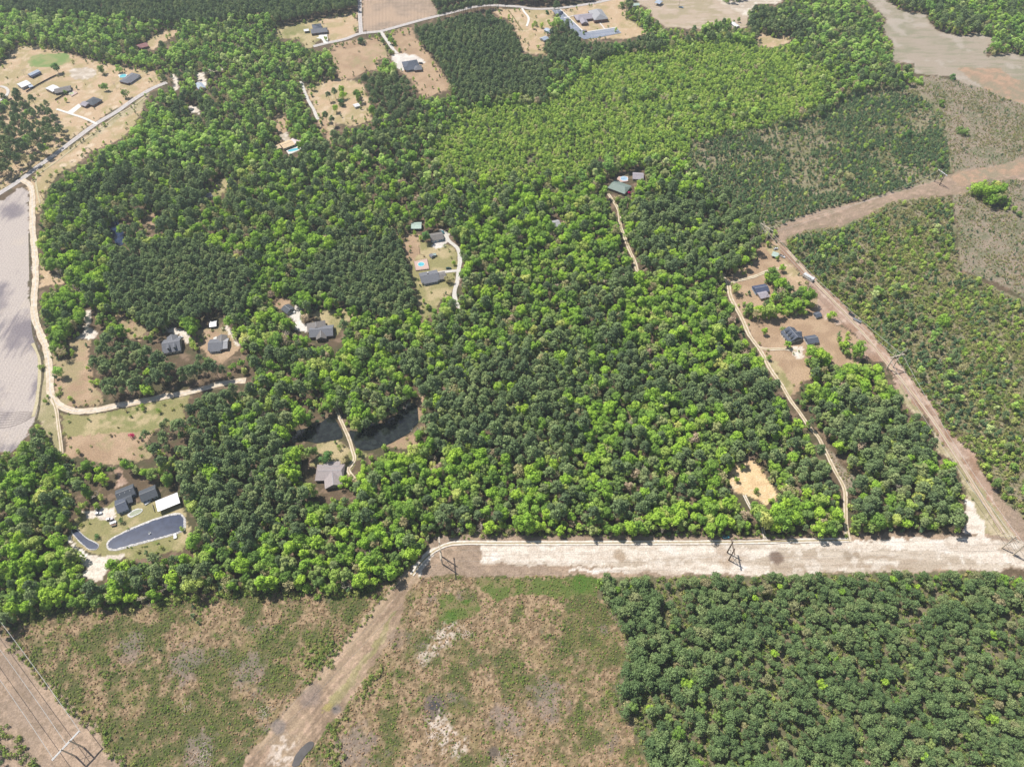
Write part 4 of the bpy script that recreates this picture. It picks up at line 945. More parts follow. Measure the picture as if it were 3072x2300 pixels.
k = np.isin(gcl, [YARD, LAWN, DRY, PGRASS, OSAND]) & (clip_look(openmask, x, y, 0) != ROADM) & (rr.random(len(x)) < np.where(near, .16, .012))
for kx, ky, kr in KEEP: k &= np.hypot(x - kx, y - ky) > kr * .9
x, y = x[k], y[k]; v = rr.random(len(x)); s = rr.uniform(.6, 1.3, len(x))
for kind, m, f in (('shrub', v < .45, 1.5), ('young', (v >= .45) & (v < .72), .8), ('scrub', (v >= .72) & (v < .9), 1), ('ypine', v >= .9, .9)): addk(kind, x[m], y[m], s[m] * f, rr=rr)
# shrubs along wood edges and in corridors
def belt(pts, w, sp, kind, smin, smax, seed):
    r = np.random.default_rng(seed); L_ = smooth_line([at(*p) for p in pts], sp)
    xy = L_ + r.normal(size=L_.shape) * w; addk(kind, xy[:, 0], xy[:, 1], r.uniform(smin, smax, len(xy)), rr=r)
belt([(2366,745),(2395,777),(2453,839),(2507,886),(2544,922),(2587,962),(2620,998),(2671,1060),(2707,1096),(2757,1160),(2797,1205),(2859,1303),(2924,1357)], 1.2, 1.6, 'shrub', 1.2, 2.4, 1)
belt([(320,1820),(470,1805),(640,1785),(800,1775),(1000,1775),(1120,1760),(1190,1715),(1240,1675)], 2.5, 1.2, 'shrub', 1.2, 2.8, 2)
belt([(70,1850),(180,1830),(300,1822)], 2, 1.5, 'shrub', 1.2, 2.4, 3)
belt([(1300,1606),(1600,1604),(1900,1604),(2200,1606),(2300,1606),(2530,1604)], 1.3, 2.0, 'shrub', .8, 1.8, 4)
belt([(40,1940),(100,1995),(140,2050),(190,2095),(240,2150),(300,2195),(330,2245),(390,2305)], 1.6, 1.3, 'shrub', .9, 1.9, 5)
belt([(1180,1765),(1120,1830),(1050,1910),(985,1990),(923,2060)], 1.6, 1.6, 'shrub', .7, 1.5, 6)
belt([(1145,2010),(1115,2045),(1085,2085)], 2.2, .5, 'shrub', .9, 1.7, 7)
belt([(1025,2170),(1000,2215),(985,2260),(1010,2290)], 3.0, .5, 'shrub', .9, 1.8, 8)
belt([(930,1990),(960,1960),(1000,1940),(930,2000)], 3.5, .4, 'shrub', .9, 1.7, 9)
belt([(0,2185),(22,2212),(54,2245),(112,2305)], 3.0, 1.0, 'shrub', 1.2, 2.6, 10)
x_, y_, _ = at(20, 2270); addk('wpine', np.array([x_ - 4, x_, x_ - 6]), np.array([y_, y_ - 4, y_ + 4]), np.array([.6, .5, .6]))
for (px, py, s_) in ((580,1850,1.0),(598,1868,.8),(650,1858,.9),(640,1845,.7),(490,1945,.7),(583,1818,.8),(480,1950,.6),(720,2040,.5),(365,2215,.5),(690,2170,.5)):
    x_, y_, _ = at(px, py); addk('bare' if s_ in (.9,.7) else 'ypine', np.array([x_]), np.array([y_]), np.array([s_ * (.35 if s_ in (.9,.7) else 1.)]))

# ------------------------------------------------------------------ trees that stand alone and can be pointed at
def up_base(px, py, h):
    """base on the ground of a tree whose crown centre (at .7 h) is seen at px,py"""
    return at(px, py, h * .68)[:2]
SOLO = [  # px,py of the crown, builder kind, material, height, crown radius, name, category, label, group
 (166,200,'broad','dark',13,5.2,'broadleaf_tree','tree','round dark green tree alone in the yard right of the blue-striped shed',None),
 (302,204,'broad','broad',12,4.6,'broadleaf_tree','tree','bright green round tree beside the pale earth pad in the top left yard',None),
 (352,202,'broad','poplar',10,4.2,'broadleaf_tree','tree','greyish green tree behind the long grey house in the top left yard',None),
 (311,256,'broad','poplar',12,4.2,'broadleaf_tree','tree','pale green tree between the two grey-roofed houses of the top left yard',None),
 (372,276,'broad','olive',12,4.2,'broadleaf_tree','tree','olive tree throwing its shadow on the left road below the long grey house',None),
 (1083,118,'broad','dark',9,5.2,'broadleaf_tree','tree','broad dark tree at the junction of the two top roads',None),
 (998,138,'small','dark',8,2.6,'conifer_tree','tree','left one of two dark cone-shaped conifers below the top road',None),
 (1030,131,'small','dark',7.5,2.4,'conifer_tree','tree','right one of two dark cone-shaped conifers below the top road',None),
 (1138,103,'broad','olive',7,2.9,'driveway_tree','tree','first tree on the left side of the tree-lined white driveway','small trees lining the white driveway'),
 (1149,122,'broad','olive',6.5,2.6,'driveway_tree','tree','second tree on the left side of the tree-lined white driveway','small trees lining the white driveway'),
 (1160,137,'broad','pale',5.5,2.3,'driveway_tree','tree','third, smallest tree on the left side of the tree-lined white driveway','small trees lining the white driveway'),
 (1174,154,'broad','olive',6.5,2.7,'driveway_tree','tree','last tree on the left side of the white driveway, by its turning circle','small trees lining the white driveway'),
 (1161,99,'broad','olive',7,2.9,'driveway_tree','tree','first tree on the right side of the tree-lined white driveway','small trees lining the white driveway'),
 (1172,113,'broad','dark',7,2.9,'driveway_tree','tree','second, darkest tree on the right side of the tree-lined white driveway','small trees lining the white driveway'),
 (1184,127,'broad','broad',6,2.5,'driveway_tree','tree','third tree on the right side of the tree-lined white driveway','small trees lining the white driveway'),
 (1198,148,'broad','broad',5,2.1,'driveway_tree','tree','small bright tree last on the right side of the tree-lined white driveway','small trees lining the white driveway'),
 (1024,262,'broad','broad',10,4.2,'broadleaf_tree','tree','upper one of three round green trees stacked left of the little white shed',None),
 (1027,282,'broad','broad',10,4.4,'broadleaf_tree','tree','middle one of three round green trees stacked left of the little white shed',None),
 (1024,302,'broad','dark',9,4.4,'broadleaf_tree','tree','lowest and darkest of three round trees left of the little white shed',None),
 (1006,322,'broad','broad',10,3.8,'broadleaf_tree','tree','round tree below the three stacked ones near the little white shed',None),
 (1057,350,'small','olive',7,2.6,'conifer_tree','tree','small lone tree on the tan ground below the little white shed',None),
 (996,358,'pine','pine',13,3.4,'pine_tree','tree','pine standing right of the red-tan lane in the top meadow',None),
 (976,345,'pine','pine',13,3.2,'pine_tree','tree','pine at the right edge of the tan lane in the top meadow',None),
 (1003,275,'pine','pine',13,3.6,'pine_tree','tree','pine left of the three stacked round trees in the top meadow',None),
 (985,285,'pine','pine',12,3.2,'pine_tree','tree','smaller pine in the top meadow beside the gravel drive',None),
 (935,256,'broad','broad',10,3.6,'broadleaf_tree','tree','round tree at the head of the straight gravel drive',None),
 (560,960,'broad','broad',15,5.6,'broadleaf_tree','tree','big bright green round tree above the sandy lot of the twin-dormer house',None),
 (916,952,'broad','pale',8,4.4,'broadleaf_tree','tree','yellowish olive round tree between concrete drive and grey gabled house',None),
 (1017,933,'broad','broad',7,3.2,'broadleaf_tree','tree','small round green tree on the lawn above the grey gabled house',None),
 (1343,833,'broad','pale',8,3.6,'broadleaf_tree','tree','pale yellow-green tree right of the house beside the octagonal pool',None),
 (1277,705,'broad','dark',14,5.4,'broadleaf_tree','tree','large dark green tree left of the garage near the octagonal pool',None),
 (979,1368,'broad','dark',11,5.0,'broadleaf_tree','tree','dark round tree just above the pinkish metal-roofed house by the pond',None),
 (1037,1375,'broad','pale',8,3.4,'broadleaf_tree','tree','thin pale budding tree beside the end of the pond causeway',None),
 (1037,1440,'broad','broad',10,5.0,'broadleaf_tree','tree','yellow-green tree covering the right corner of the pinkish metal roof',None),
 (163,1035,'broad','broad',13,5.4,'broadleaf_tree','tree','upper one of two leaning light green trees in the tan corner by the dirt road',None),
 (172,1110,'broad','poplar',12,4.8,'broadleaf_tree','tree','lower one of two light green trees in the tan corner by the dirt road',None),
 (288,1608,'small','dark',3,2.4,'bush','bush','dark green bush on the lawn between the two lower left ponds',None),
 (361,1556,'small','dark',6,2.2,'conifer_tree','tree','dark conifer in front of the dark roofed building by the white patio',None),
 (395,1306,'small','azalea',3.5,2.6,'azalea_bush','bush','magenta flowering azalea under the pines right of the dirt road bend',None),
 (1888,578,'small','azalea',3,1.8,'azalea_bush','bush','magenta flowering azalea at the corner of the green-roofed house',None),
 (1855,592,'broad','pale',8,5.2,'broadleaf_tree','tree','wide olive-brown tree in front of the green-roofed house',None),
 (2365,1030,'broad','broad',9,3.0,'broadleaf_tree','tree','thin light green tree in front of the dormered grey house at the right',None),
 (2295,990,'broad','broad',8,3.0,'broadleaf_tree','tree','small bright green tree between the dirt road and the dormered grey house',None),
 (2497,943,'broad','broad',9,3.6,'broadleaf_tree','tree','lone green tree between the small dark shed and the red corridor',None),
 (2350,985,'broad','olive',6,2.2,'broadleaf_tree','tree','little olive tree touching the left corner of the dormered grey house',None),
 (2350,800,'broad','broad',10,3.2,'broadleaf_tree','tree','thin green tree below the white carport next to the pylon',None),
 (2208,862,'broad','broad',12,4.6,'broadleaf_tree','tree','round green tree in the fork of the right-hand dirt road',None),
 (2245,925,'broad','broad',9,3.4,'broadleaf_tree','tree','green tree at the left edge of the leafy clump above the dormered house',None),
 (2726,202,'broad','dark',13,5.2,'broadleaf_tree','tree','lone dark green tree at the lower left edge of the far meadow',None),
 (2765,235,'broad','poplar',10,5.2,'broadleaf_tree','tree','green tree just below the lone dark one at the far meadow edge',None),
 (2863,226,'broad','dark',7,3.8,'broadleaf_tree','tree','small dark tree beside the orange soil in the far meadow',None),
 (2893,385,'broad','olive',10,6.0,'broadleaf_tree','tree','wide olive tree alone on the grey brush land at the upper right',None),
 (2828,305,'broad','broad',8,4.2,'broadleaf_tree','tree','yellow-green tree on the upper right brush land',None),
 (2728,396,'broad','dark',10,5.2,'broadleaf_tree','tree','dark green tree rising from the young pine scrub at the upper right',None),
 (2549,524,'broad','pale',10,5.4,'broadleaf_tree','tree','pale green feathery tree above the pinkish corridor at the upper right',None),
 (2934,562,'broad','broad',14,7.0,'broadleaf_tree','tree','left one of two very large bright trees on the pink corridor edge',None),
 (2992,566,'broad','broad',14,7.2,'broadleaf_tree','tree','right one of two very large bright trees on the pink corridor edge',None),
 (2818,763,'broad','broad',6,3.0,'broadleaf_tree','tree','yellow-green bush-like tree in the right-hand scrub',None),
 (2838,955,'broad','broad',10,6.4,'broadleaf_tree','tree','wide bright green tree with a black shadow in the right-hand scrub',None),
 (1968,78,'broad','broad',10,4.6,'broadleaf_tree','tree','bright yellow-green tree right of the church field hedge',None),
 (1866,12,'broad','olive',8,4.2,'broadleaf_tree','tree','dark shrubby tree alone on the grass right of the church',None),
 (1641,34,'broad','dark',5,3.0,'broadleaf_tree','tree','small dark tree at the entrance of the church car park',None),
 (188,1550,'broad','broad',13,5.0,'broadleaf_tree','tree','round tree at the left tip of the small narrow pond',None),
 (205,1668,'broad','broad',14,7.0,'broadleaf_tree','tree','very large round bright tree left of the white sand below the ponds',None),
 (500,1435,'broad','broad',13,4.8,'broadleaf_tree','tree','bright tree behind the white open-sided shed by the pond',None),
 (455,1418,'broad','olive',13,4.8,'broadleaf_tree','tree','olive tree behind the middle grey house of the pond compound',None),
 (335,1690,'broad','broad',10,4.6,'broadleaf_tree','tree','bright tree just right of the white sand below the ponds',None),
 (1215,1220,'bare','',9,3,'bare_tree','tree','leafless grey tree on the right bank of the woodland pond',None),
 (460,230,'bare','',9,3,'bare_tree','tree','leafless tree right of the long grey house in the top left yard',None),
 (66,212,'bare','',11,4,'bare_tree','tree','leafless tree leaning left of the blue-striped shed',None),
 (340,250,'bare','',8,3,'bare_tree','tree','leafless tree in front of the long grey house in the top left yard',None),
 (1243,1003-500+1,'none','',0,0,'','','',None),
 (243,878,'bare','',11,4,'bare_tree','tree','pale grey leafless tree among the bright trees at the left',None),
 (1480,800,'none','',0,0,'','','',None),
]
def solo(px, py, kind, mk, h, cr, nm, cat, label, group):
    if kind == 'none': return
    if kind == 'broad': cr *= 1.12; h = min(h, 2.0 * cr + 1.2)
    if kind == 'pine': cr *= 1.1
    x, y = up_base(px, py, h)
    rgs = np.random.default_rng(int(px * 7 + py))
    if kind == 'broad':
        cm, tm = broad(rgs, LM[mk], h, cr, n=int(330 + cr * 90), size=.5 + cr * .10)
    elif kind == 'pine': cm, tm = pine(rgs, LM[mk], h, cr)
    elif kind == 'bare': cm, tm = bare(rgs, h)
    else: cm, tm = small(rgs, LM[mk], h, cr, 260, .6, conic=(nm == 'conifer_tree'))
    t = thing(nm, label, cat, (x, y, 0), rgs.uniform(0, 6), group)
    link('trunk' if cm else 'branches', tm, t)
    if cm: link('crown', cm, t)
for a in SOLO: solo(*a)

# ------------------------------------------------------------------ the 300 of each kind that show largest stand singly, the rest is one mass
KINDS = {  # kind -> (thing name, category, adjective, protos)
 'pine': ('pine_tree', 'tree', 'dark green pine', 'dark green pines'),
 'broad': ('broadleaf_tree', 'tree', 'bright green tree', 'bright green trees'),
 'olive': ('oak_tree', 'tree', 'dull olive oak', 'dull olive oaks'),
 'poplar': ('poplar_tree', 'tree', 'soft green tree', 'soft green trees'),
 'wpine': ('young_pine_tree', 'tree', 'grey-green pine', 'grey-green pines'),
 'young': ('young_tree', 'tree', 'young green tree', 'young green trees'),
 'ypine': ('pine_sapling', 'tree', 'small pine sapling', 'small pine saplings'),
 'shrub': ('bush', 'bush', 'low bush', 'low bushes'),
 'bare': ('bare_tree', 'tree', 'leafless tree', 'leafless trees'),
 'budding': ('budding_tree', 'tree', 'pale budding tree', 'pale budding trees'),
 'scrub': ('scrub_bush', 'bush', 'grey-olive bush', 'grey-olive bushes'),
}
LAND = [(1263,795,'octagonal pool deck'),(960,985,'grey gabled house'),(862,922,'small dark grey garage'),(513,1032,'twin-dormer house'),(655,1032,'grey house with rear wing'),
 (360,1600,'large rubble-edged pond'),(250,1620,'small narrow pond'),(500,1505,'white open shed'),(985,1430,'pinkish metal-roofed house'),(1035,1280,'pond causeway'),(260,1700,'white sand patch'),
 (1326,1690,'guyed angle frame'),(2183,1665,'dark strip frame'),(3020,1650,'thick right-edge frame'),(2669,1103,'frame on the red corridor'),(2290,725,'corridor corner frame'),
 (2255,1440,'yellow sandy clearing'),(2547,1600,'right dirt road foot'),(2274,1042,'fork by the dormered house'),(2382,1005,'dormered house'),(2281,872,'house with blue roof panels'),
 (1897,822,'lane junction in the woods'),(1860,560,'green-roofed house'),(2424,835,'white motorhome'),(1940,1720,'lower wood left tip'),(2450,1720,'strip middle'),(2800,1710,'strip right part'),
 (1900,2100,'lower wood ragged edge'),(2250,2000,'lower wood inner left'),(2600,2000,'lower wood centre'),(2950,2000,'lower wood right end'),(2400,2260,'lower wood bottom'),(2900,2260,'lower right picture corner'),
 (1600,1600,'strip left half'),(1900,1600,'strip centre'),(1302,2118,'dark puddle'),(1370,1830,'bright green patch'),(780,2130,'pale brush pile'),(240,2250,'lower left frame'),(150,1900,'clear-cut left end'),(560,1860,'clear-cut saplings'),
 (150,1140,'dirt road bend'),(90,880,'grey ploughed field'),(120,1350,'short two-rut track'),(395,1306,'magenta azalea'),(560,960,'big round bright tree'),(355,700,'pine-shaded water strip'),(290,371,'left road'),(860,440,'cream metal-roofed house'),
 (1230,195,'big hipped house'),(1068,315,'tiny white shed'),(1780,60,'church'),(1310,250,'dark pine plantation'),(2728,396,'lone dark scrub tree'),(2549,524,'pale feathery tree'),(2812,520,'distant white frame'),(2838,955,'wide bright scrub tree'),(2964,564,'very large tree pair'),
 (2080,400,'pine scrub corner'),(1700,400,'light green plantation'),(1500,900,'central wood middle'),(1700,1150,'central wood heart'),(1350,1300,'central wood left'),(2050,1000,'central wood right'),(2700,1450,'wooded corner block'),(2950,1250,'lower corridor scrub'),
 (700,1350,'pond-side pine wood'),(750,1650,'lower left wood'),(1050,1650,'wood above muddy corridor'),(560,300,'top left pine group'),(700,600,'upper left wood'),(1000,850,'pool-side pine block')]
LX = np.array([(a, b) for a, b, _ in LAND], float)
def where(px, py):
    d = np.hypot(LX[:, 0] - px, (LX[:, 1] - py) * 1.15); i = int(d.argmin()); dx, dy = px - LX[i, 0], py - LX[i, 1]
    side = ('right of' if dx > 0 else 'left of') if abs(dx) > abs(dy) else ('below' if dy > 0 else 'above')
    return ('just ' if d[i] < 70 else 'well ' if d[i] > 170 else '') + side + ' the ' + LAND[i][2]
NUMW = ['', 'one', 'two', 'three', 'four', 'five', 'six', 'seven', 'eight', 'nine']
ORD = ['leftmost', 'second from left', 'third from left', 'fourth from left', 'fifth from left', 'sixth from left', 'seventh from left', 'eighth from left']
def name_all(kind, adj, plural, px, py):
    """a label for every single tree: where it stands, and its turn from the left where several stand together"""
    bins = {}
    for i, (a, b) in enumerate(zip(px, py)): bins.setdefault(where(a, b), []).append(i)
    lab = [''] * len(px); grp = [None] * len(px)
    for w, ids in bins.items():
        ids.sort(key=lambda i: px[i]); n = len(ids)
        for k, i in enumerate(ids):
            if n == 1: lab[i] = adj + ' ' + w
            elif n <= 8: lab[i] = (ORD[k] if k < n - 1 else 'rightmost') + ' of ' + NUMW[n] + ' ' + plural + ' ' + w
            else: lab[i] = adj + ' ' + w
            grp[i] = plural + ' ' + w if n > 1 else None
            ws = lab[i].split()
            if len(ws) > 16: lab[i] = ' '.join(x for x in ws if x not in ('little', 'dull', 'spring', 'a', 'way'))
    return lab, grp
def scatter(name, kind, rows, label):
    """one object: geometry-node instances of the tree meshes"""
    col = bpy.data.collections.new(name + '_sources')
    for i, (cm, tm) in enumerate(PROTO[kind]):
        V, F_, fm, tone = [], [], [], []
        parts = [(m, k) for k, m in enumerate((tm, cm)) if m is not None]
        mats = [m.materials[0] for m, _ in parts]
        for mi, (m, _) in enumerate(parts):
            b = len(V); co = np.empty(len(m.vertices) * 3, np.float32); m.vertices.foreach_get('co', co); V += co.reshape(-1, 3).tolist()
            F_ += [tuple(b + v for v in p.vertices) for p in m.polygons]; fm += [mi] * len(m.polygons)
            if 'tone' in m.attributes:
                t = np.empty(len(m.polygons), np.float32); m.attributes['tone'].data.foreach_get('value', t); tone += t.tolist()
            else: tone += [1.0] * len(m.polygons)
        me = raw_mesh('%s_source' % name, V, F_, mats, fm)
        a = me.attributes.new('tone', 'FLOAT', 'FACE'); a.data.foreach_set('value', tone)
        col.objects.link(bpy.data.objects.new('%s_%02d' % (name, i), me))
    me = bpy.data.meshes.new(name); n = len(rows)
    me.vertices.add(n)
    me.vertices.foreach_set('co', np.stack([rows[:, 0], rows[:, 1], np.zeros(n)], 1).astype(np.float32).ravel())
    a = me.attributes.new('scl', 'FLOAT_VECTOR', 'POINT'); a.data.foreach_set('vector', np.stack([rows[:, 2], rows[:, 2], rows[:, 3]], 1).astype(np.float32).ravel())
    a = me.attributes.new('rotv', 'FLOAT_VECTOR', 'POINT'); a.data.foreach_set('vector', np.stack([np.zeros(n), np.zeros(n), rows[:, 4]], 1).astype(np.float32).ravel())
    a = me.attributes.new('variant', 'INT', 'POINT'); a.data.foreach_set('value', rows[:, 5].astype(np.int32))
    me.update()
    o = link(name, me); tag(o, label, None, None, 'stuff')
    ng = bpy.data.node_groups.new(name, 'GeometryNodeTree')
    ng.interface.new_socket('Geometry', in_out='INPUT', socket_type='NodeSocketGeometry')
    ng.interface.new_socket('Geometry', in_out='OUTPUT', socket_type='NodeSocketGeometry')
    N = ng.nodes; L = ng.links
    gi = N.new('NodeGroupInput'); gout = N.new('NodeGroupOutput')
    ip = N.new('GeometryNodeInstanceOnPoints'); ci = N.new('GeometryNodeCollectionInfo')
    ci.inputs['Collection'].default_value = col; ci.inputs['Separate Children'].default_value = True; ci.inputs['Reset Children'].default_value = True
    def na(nm, ty):
        q = N.new('GeometryNodeInputNamedAttribute'); q.data_type = ty; q.inputs['Name'].default_value = nm; return q
    L.new(gi.outputs[0], ip.inputs['Points']); L.new(ci.outputs[0], ip.inputs['Instance'])
    ip.inputs['Pick Instance'].default_value = True
    L.new(na('variant', 'INT').outputs[0], ip.inputs['Instance Index'])
    L.new(na('rotv', 'FLOAT_VECTOR').outputs[0], ip.inputs['Rotation'])
    L.new(na('scl', 'FLOAT_VECTOR').outputs[0], ip.inputs['Scale'])
    L.new(ip.outputs[0], gout.inputs[0])
    md = o.modifiers.new('scatter', 'NODES'); md.node_group = ng
    return o
count = {}
for kind in PROTO:
    if not POP_[kind]: continue
    rows = np.concatenate(POP_[kind]); count[kind] = len(rows)
    if kind in KINDS:
        px, py = to_px(rows[:, 0], rows[:, 1], 0)
        ppx, ppy = to_px(rows[:, 0], rows[:, 1], HT[kind] * rows[:, 2] * .6)
        size = rows[:, 2] * F / (rows[:, 1] * cp_ + H * sp_)
        size[(ppx < 12) | (ppx > 3060) | (ppy < 12) | (ppy > 2290)] = 0
        if kind == 'shrub': size *= (py > 0)
        order = np.argsort(-size); solo_i = order[:298]; rest = rows[order[298:]]
        nm, cat, adj, plural = KINDS[kind]; labs, grps = name_all(kind, adj, plural, px[solo_i], py[solo_i])
        for q_, i in enumerate(solo_i):
            r = rows[i]; cm, tm = PROTO[kind][int(r[5])]
            lab = labs[q_]; grp = grps[q_]
            if kind == 'bare':
                o = link(nm, tm); o.location = (r[0], r[1], 0); o.rotation_euler = (0, 0, r[4]); o.scale = (r[2], r[2], r[3]); tag(o, lab, cat, grp); continue
            if kind in ('shrub', 'scrub'):
                o = link(nm, cm); o.location = (r[0], r[1], 0); o.rotation_euler = (0, 0, r[4]); o.scale = (r[2], r[2], r[3]); tag(o, lab, cat, grp); continue
            t = link(nm, None); t.location = (r[0], r[1], 0); t.rotation_euler = (0, 0, r[4]); t.scale = (r[2], r[2], r[3]); tag(t, lab, cat, grp)
            link('trunk', tm, t); link('crown', cm, t)
    else: rest = rows
    if len(rest):
        nm2 = {'budding': 'budding_forest', 'scrub': 'scrub', 'pine': 'pine_forest', 'broad': 'broadleaf_forest', 'olive': 'oak_forest', 'poplar': 'poplar_forest', 'wpine': 'young_pine_wood', 'young': 'young_tree_thicket',
               'ypine': 'pine_sapling_thicket', 'shrub': 'brush', 'dry': 'dead_bracken', 'bare': 'bare_wood'}[kind]
        lb2 = {'budding': 'pale budding crowns scattered through the woods', 'scrub': 'knee-high grey-olive scrub of the right-hand and upper right land', 'pine': 'dark green pines filling the woods', 'broad': 'bright green broadleaf crowns filling the woods', 'olive': 'dull olive oak crowns through the woods',
               'poplar': 'soft light green trees of the far woods', 'wpine': 'grey-green half-grown pines of the wood below the strip', 'young': 'dense light green young plantation and undergrowth',
               'ypine': 'dark small pine saplings of the upper right scrub', 'shrub': 'low green brush over the clear-cuts and wood edges', 'dry': 'tan tufts of dead bracken on the clear-cuts', 'bare': 'leafless grey trees among the woods'}[kind]
        scatter(nm2, kind, rest, lb2)
print('trees', count)

# ================================================================== buildings
def roof_mat(name, c, ribs=0.0, rough=.85, metal=0.0):
    m = noise_mat(name, shade(c, .86), shade(c, 1.12), 1.1, rough, .3, metal, bump=.03)
    nt = m.node_tree; b = nt.nodes['Principled BSDF']; N = nt.nodes; L = nt.links
    tc = N.new('ShaderNodeTexCoord'); w = N.new('ShaderNodeTexWave'); w.inputs['Scale'].default_value = ribs or 1.3
    w.bands_direction = 'X' if ribs else 'Z'; w.inputs['Distortion'].default_value = 0 if ribs else 1.5
    L.new(tc.outputs['Object'], w.inputs['Vector'])
    mr = N.new('ShaderNodeMapRange'); mr.inputs[3].default_value = .82; mr.inputs[4].default_value = 1.08; L.new(w.outputs['Fac'], mr.inputs[0])
    vm = N.new('ShaderNodeVectorMath'); vm.operation = 'SCALE'
    src = [l for l in nt.links if l.to_socket == b.inputs['Base Color']][0].from_socket
    L.new(src, vm.inputs[0]); L.new(mr.outputs[0], vm.inputs['Scale']); L.new(vm.outputs[0], b.inputs['Base Color'])
    return m
RF = {
 'grey': roof_mat('grey_shingle', alb(128,130,138)), 'dgrey': roof_mat('dark_grey_shingle', alb(94,100,108)), 'slate': roof_mat('blue_slate_shingle', alb(98,106,122)),
 'brown': roof_mat('weathered_shingle', alb(136,130,126)), 'lgrey': roof_mat('light_grey_shingle', alb(178,178,182)), 'lav': roof_mat('lavender_grey_shingle', alb(176,168,178)),
 'white': roof_mat('white_metal', alb(244,244,244), 1.0, .35), 'blue': roof_mat('pale_blue_metal', alb(186,200,220), 1.0, .35), 'red': roof_mat('rust_red_metal', alb(150,84,84), 1.0, .6),
 'cream': roof_mat('cream_metal', alb(240,206,160), 1.0, .45), 'pink': roof_mat('pinkish_white_metal', alb(236,208,206), 1.0, .45), 'mauve': roof_mat('mauve_grey_metal', alb(176,162,160), 1.2, .5),
 'green': roof_mat('grey_green_metal', alb(136,156,146), 1.0, .5), 'lgreen': roof_mat('pale_green_metal', alb(190,214,200), 1.0, .4), 'bpanel': roof_mat('dark_blue_roof', alb(84,94,126)),
}
WM = {
 'brick': noise_mat('red_brown_brick', alb(132,96,84), alb(156,120,106), 3), 'white': noise_mat('white_siding', alb(220,220,220), alb(240,240,238), 1), 'blue': noise_mat('light_blue_siding', alb(150,176,206), alb(170,196,220), 1),
 'dark': noise_mat('dark_siding', alb(70,70,82), alb(92,90,100), 1), 'tan': noise_mat('tan_siding', alb(190,170,150), alb(210,192,170), 1), 'grey': noise_mat('grey_siding', alb(140,142,150), alb(164,166,172), 1),
 'wood': noise_mat('brown_wood', alb(128,96,72), alb(160,124,96), 1.5),
}
M_glass = noise_mat('dark_window_glass', alb(40,48,60), alb(70,80,96), .5, .08, .6)
M_trim = noise_mat('white_trim', alb(230,230,228), alb(244,243,240), 1, .6)
M_door = noise_mat('dark_door', alb(80,60,50), alb(100,76,64), 1, .6)
M_brickch = noise_mat('chimney_brick', alb(140,92,78), alb(168,116,98), 4)
M_conc = RM['concrete']
BL = {}      # blocks that belong to the current house
def gable_roof(L_, W, z0, rise, ov=.45, th=.18, hip=0.0, hip2=None):
    """closed roof solid over an L_ x W block, ridge along x; hip pulls the ridge ends in"""
    hx, hy = L_ / 2 + ov, W / 2 + ov; drop = rise * ov / (W / 2)
    h1 = hip; h2 = hip if hip2 is None else hip2
    e = z0 - drop; r = z0 + rise
    lo = [(-hx, -hy, e), (hx, -hy, e), (hx, hy, e), (-hx, hy, e)]
    rd = [(-hx + (h1 and h1 + ov * .4), 0, r), (hx - (h2 and h2 + ov * .4), 0, r)]
    V = lo + rd + [(x, y, z - th) for x, y, z in lo]
    F_ = [(0, 1, 5, 4), (2, 3, 4, 5), (1, 2, 5), (3, 0, 4), (6, 9, 8, 7), (0, 6, 7, 1), (1, 7, 8, 2), (2, 8, 9, 3), (3, 9, 6, 0)]
    m = MB(); m.add(V, F_); return m
def put_window(host, x, y, z, w, h, nx, ny):
    """window on a wall whose outward normal is (nx, ny) in the house frame"""
    rz = math.atan2(ny, nx) - math.pi / 2
    m = MB(); m.box((x + nx * .05, y + ny * .05, z), (w + .24, .10, h + .24), rz); f = m.build('window', M_trim, host)
    g = MB(); g.box((x + nx * .09, y + ny * .09, z), (w, .08, h), rz); g.build('pane', M_glass, f)
def block(root, inv, p1, p2, W, wall, rise, roof, wallm, style='gable', hip=None, win=2, door=False, open_=False, garage=0, name='wing', ov=.45, rot_fix=None):
    """p1,p2: ends of the ridge as seen in the frame; returns local matrix parent"""
    z = wall + rise
    a = Vector(at(p1[0], p1[1], z)[:2]); b = Vector(at(p2[0], p2[1], z)[:2])
    c = (a + b) / 2; d = b - a; L_ = d.length; rz = math.atan2(d.y, d.x)
    m_ = MB(); hx, hy = L_ / 2, W / 2
    o = link(name, None, root); o.empty_display_size = .3
    o.location = (c.x - inv[0], c.y - inv[1], 0); o.rotation_euler = (0, 0, rz)
    return o, L_
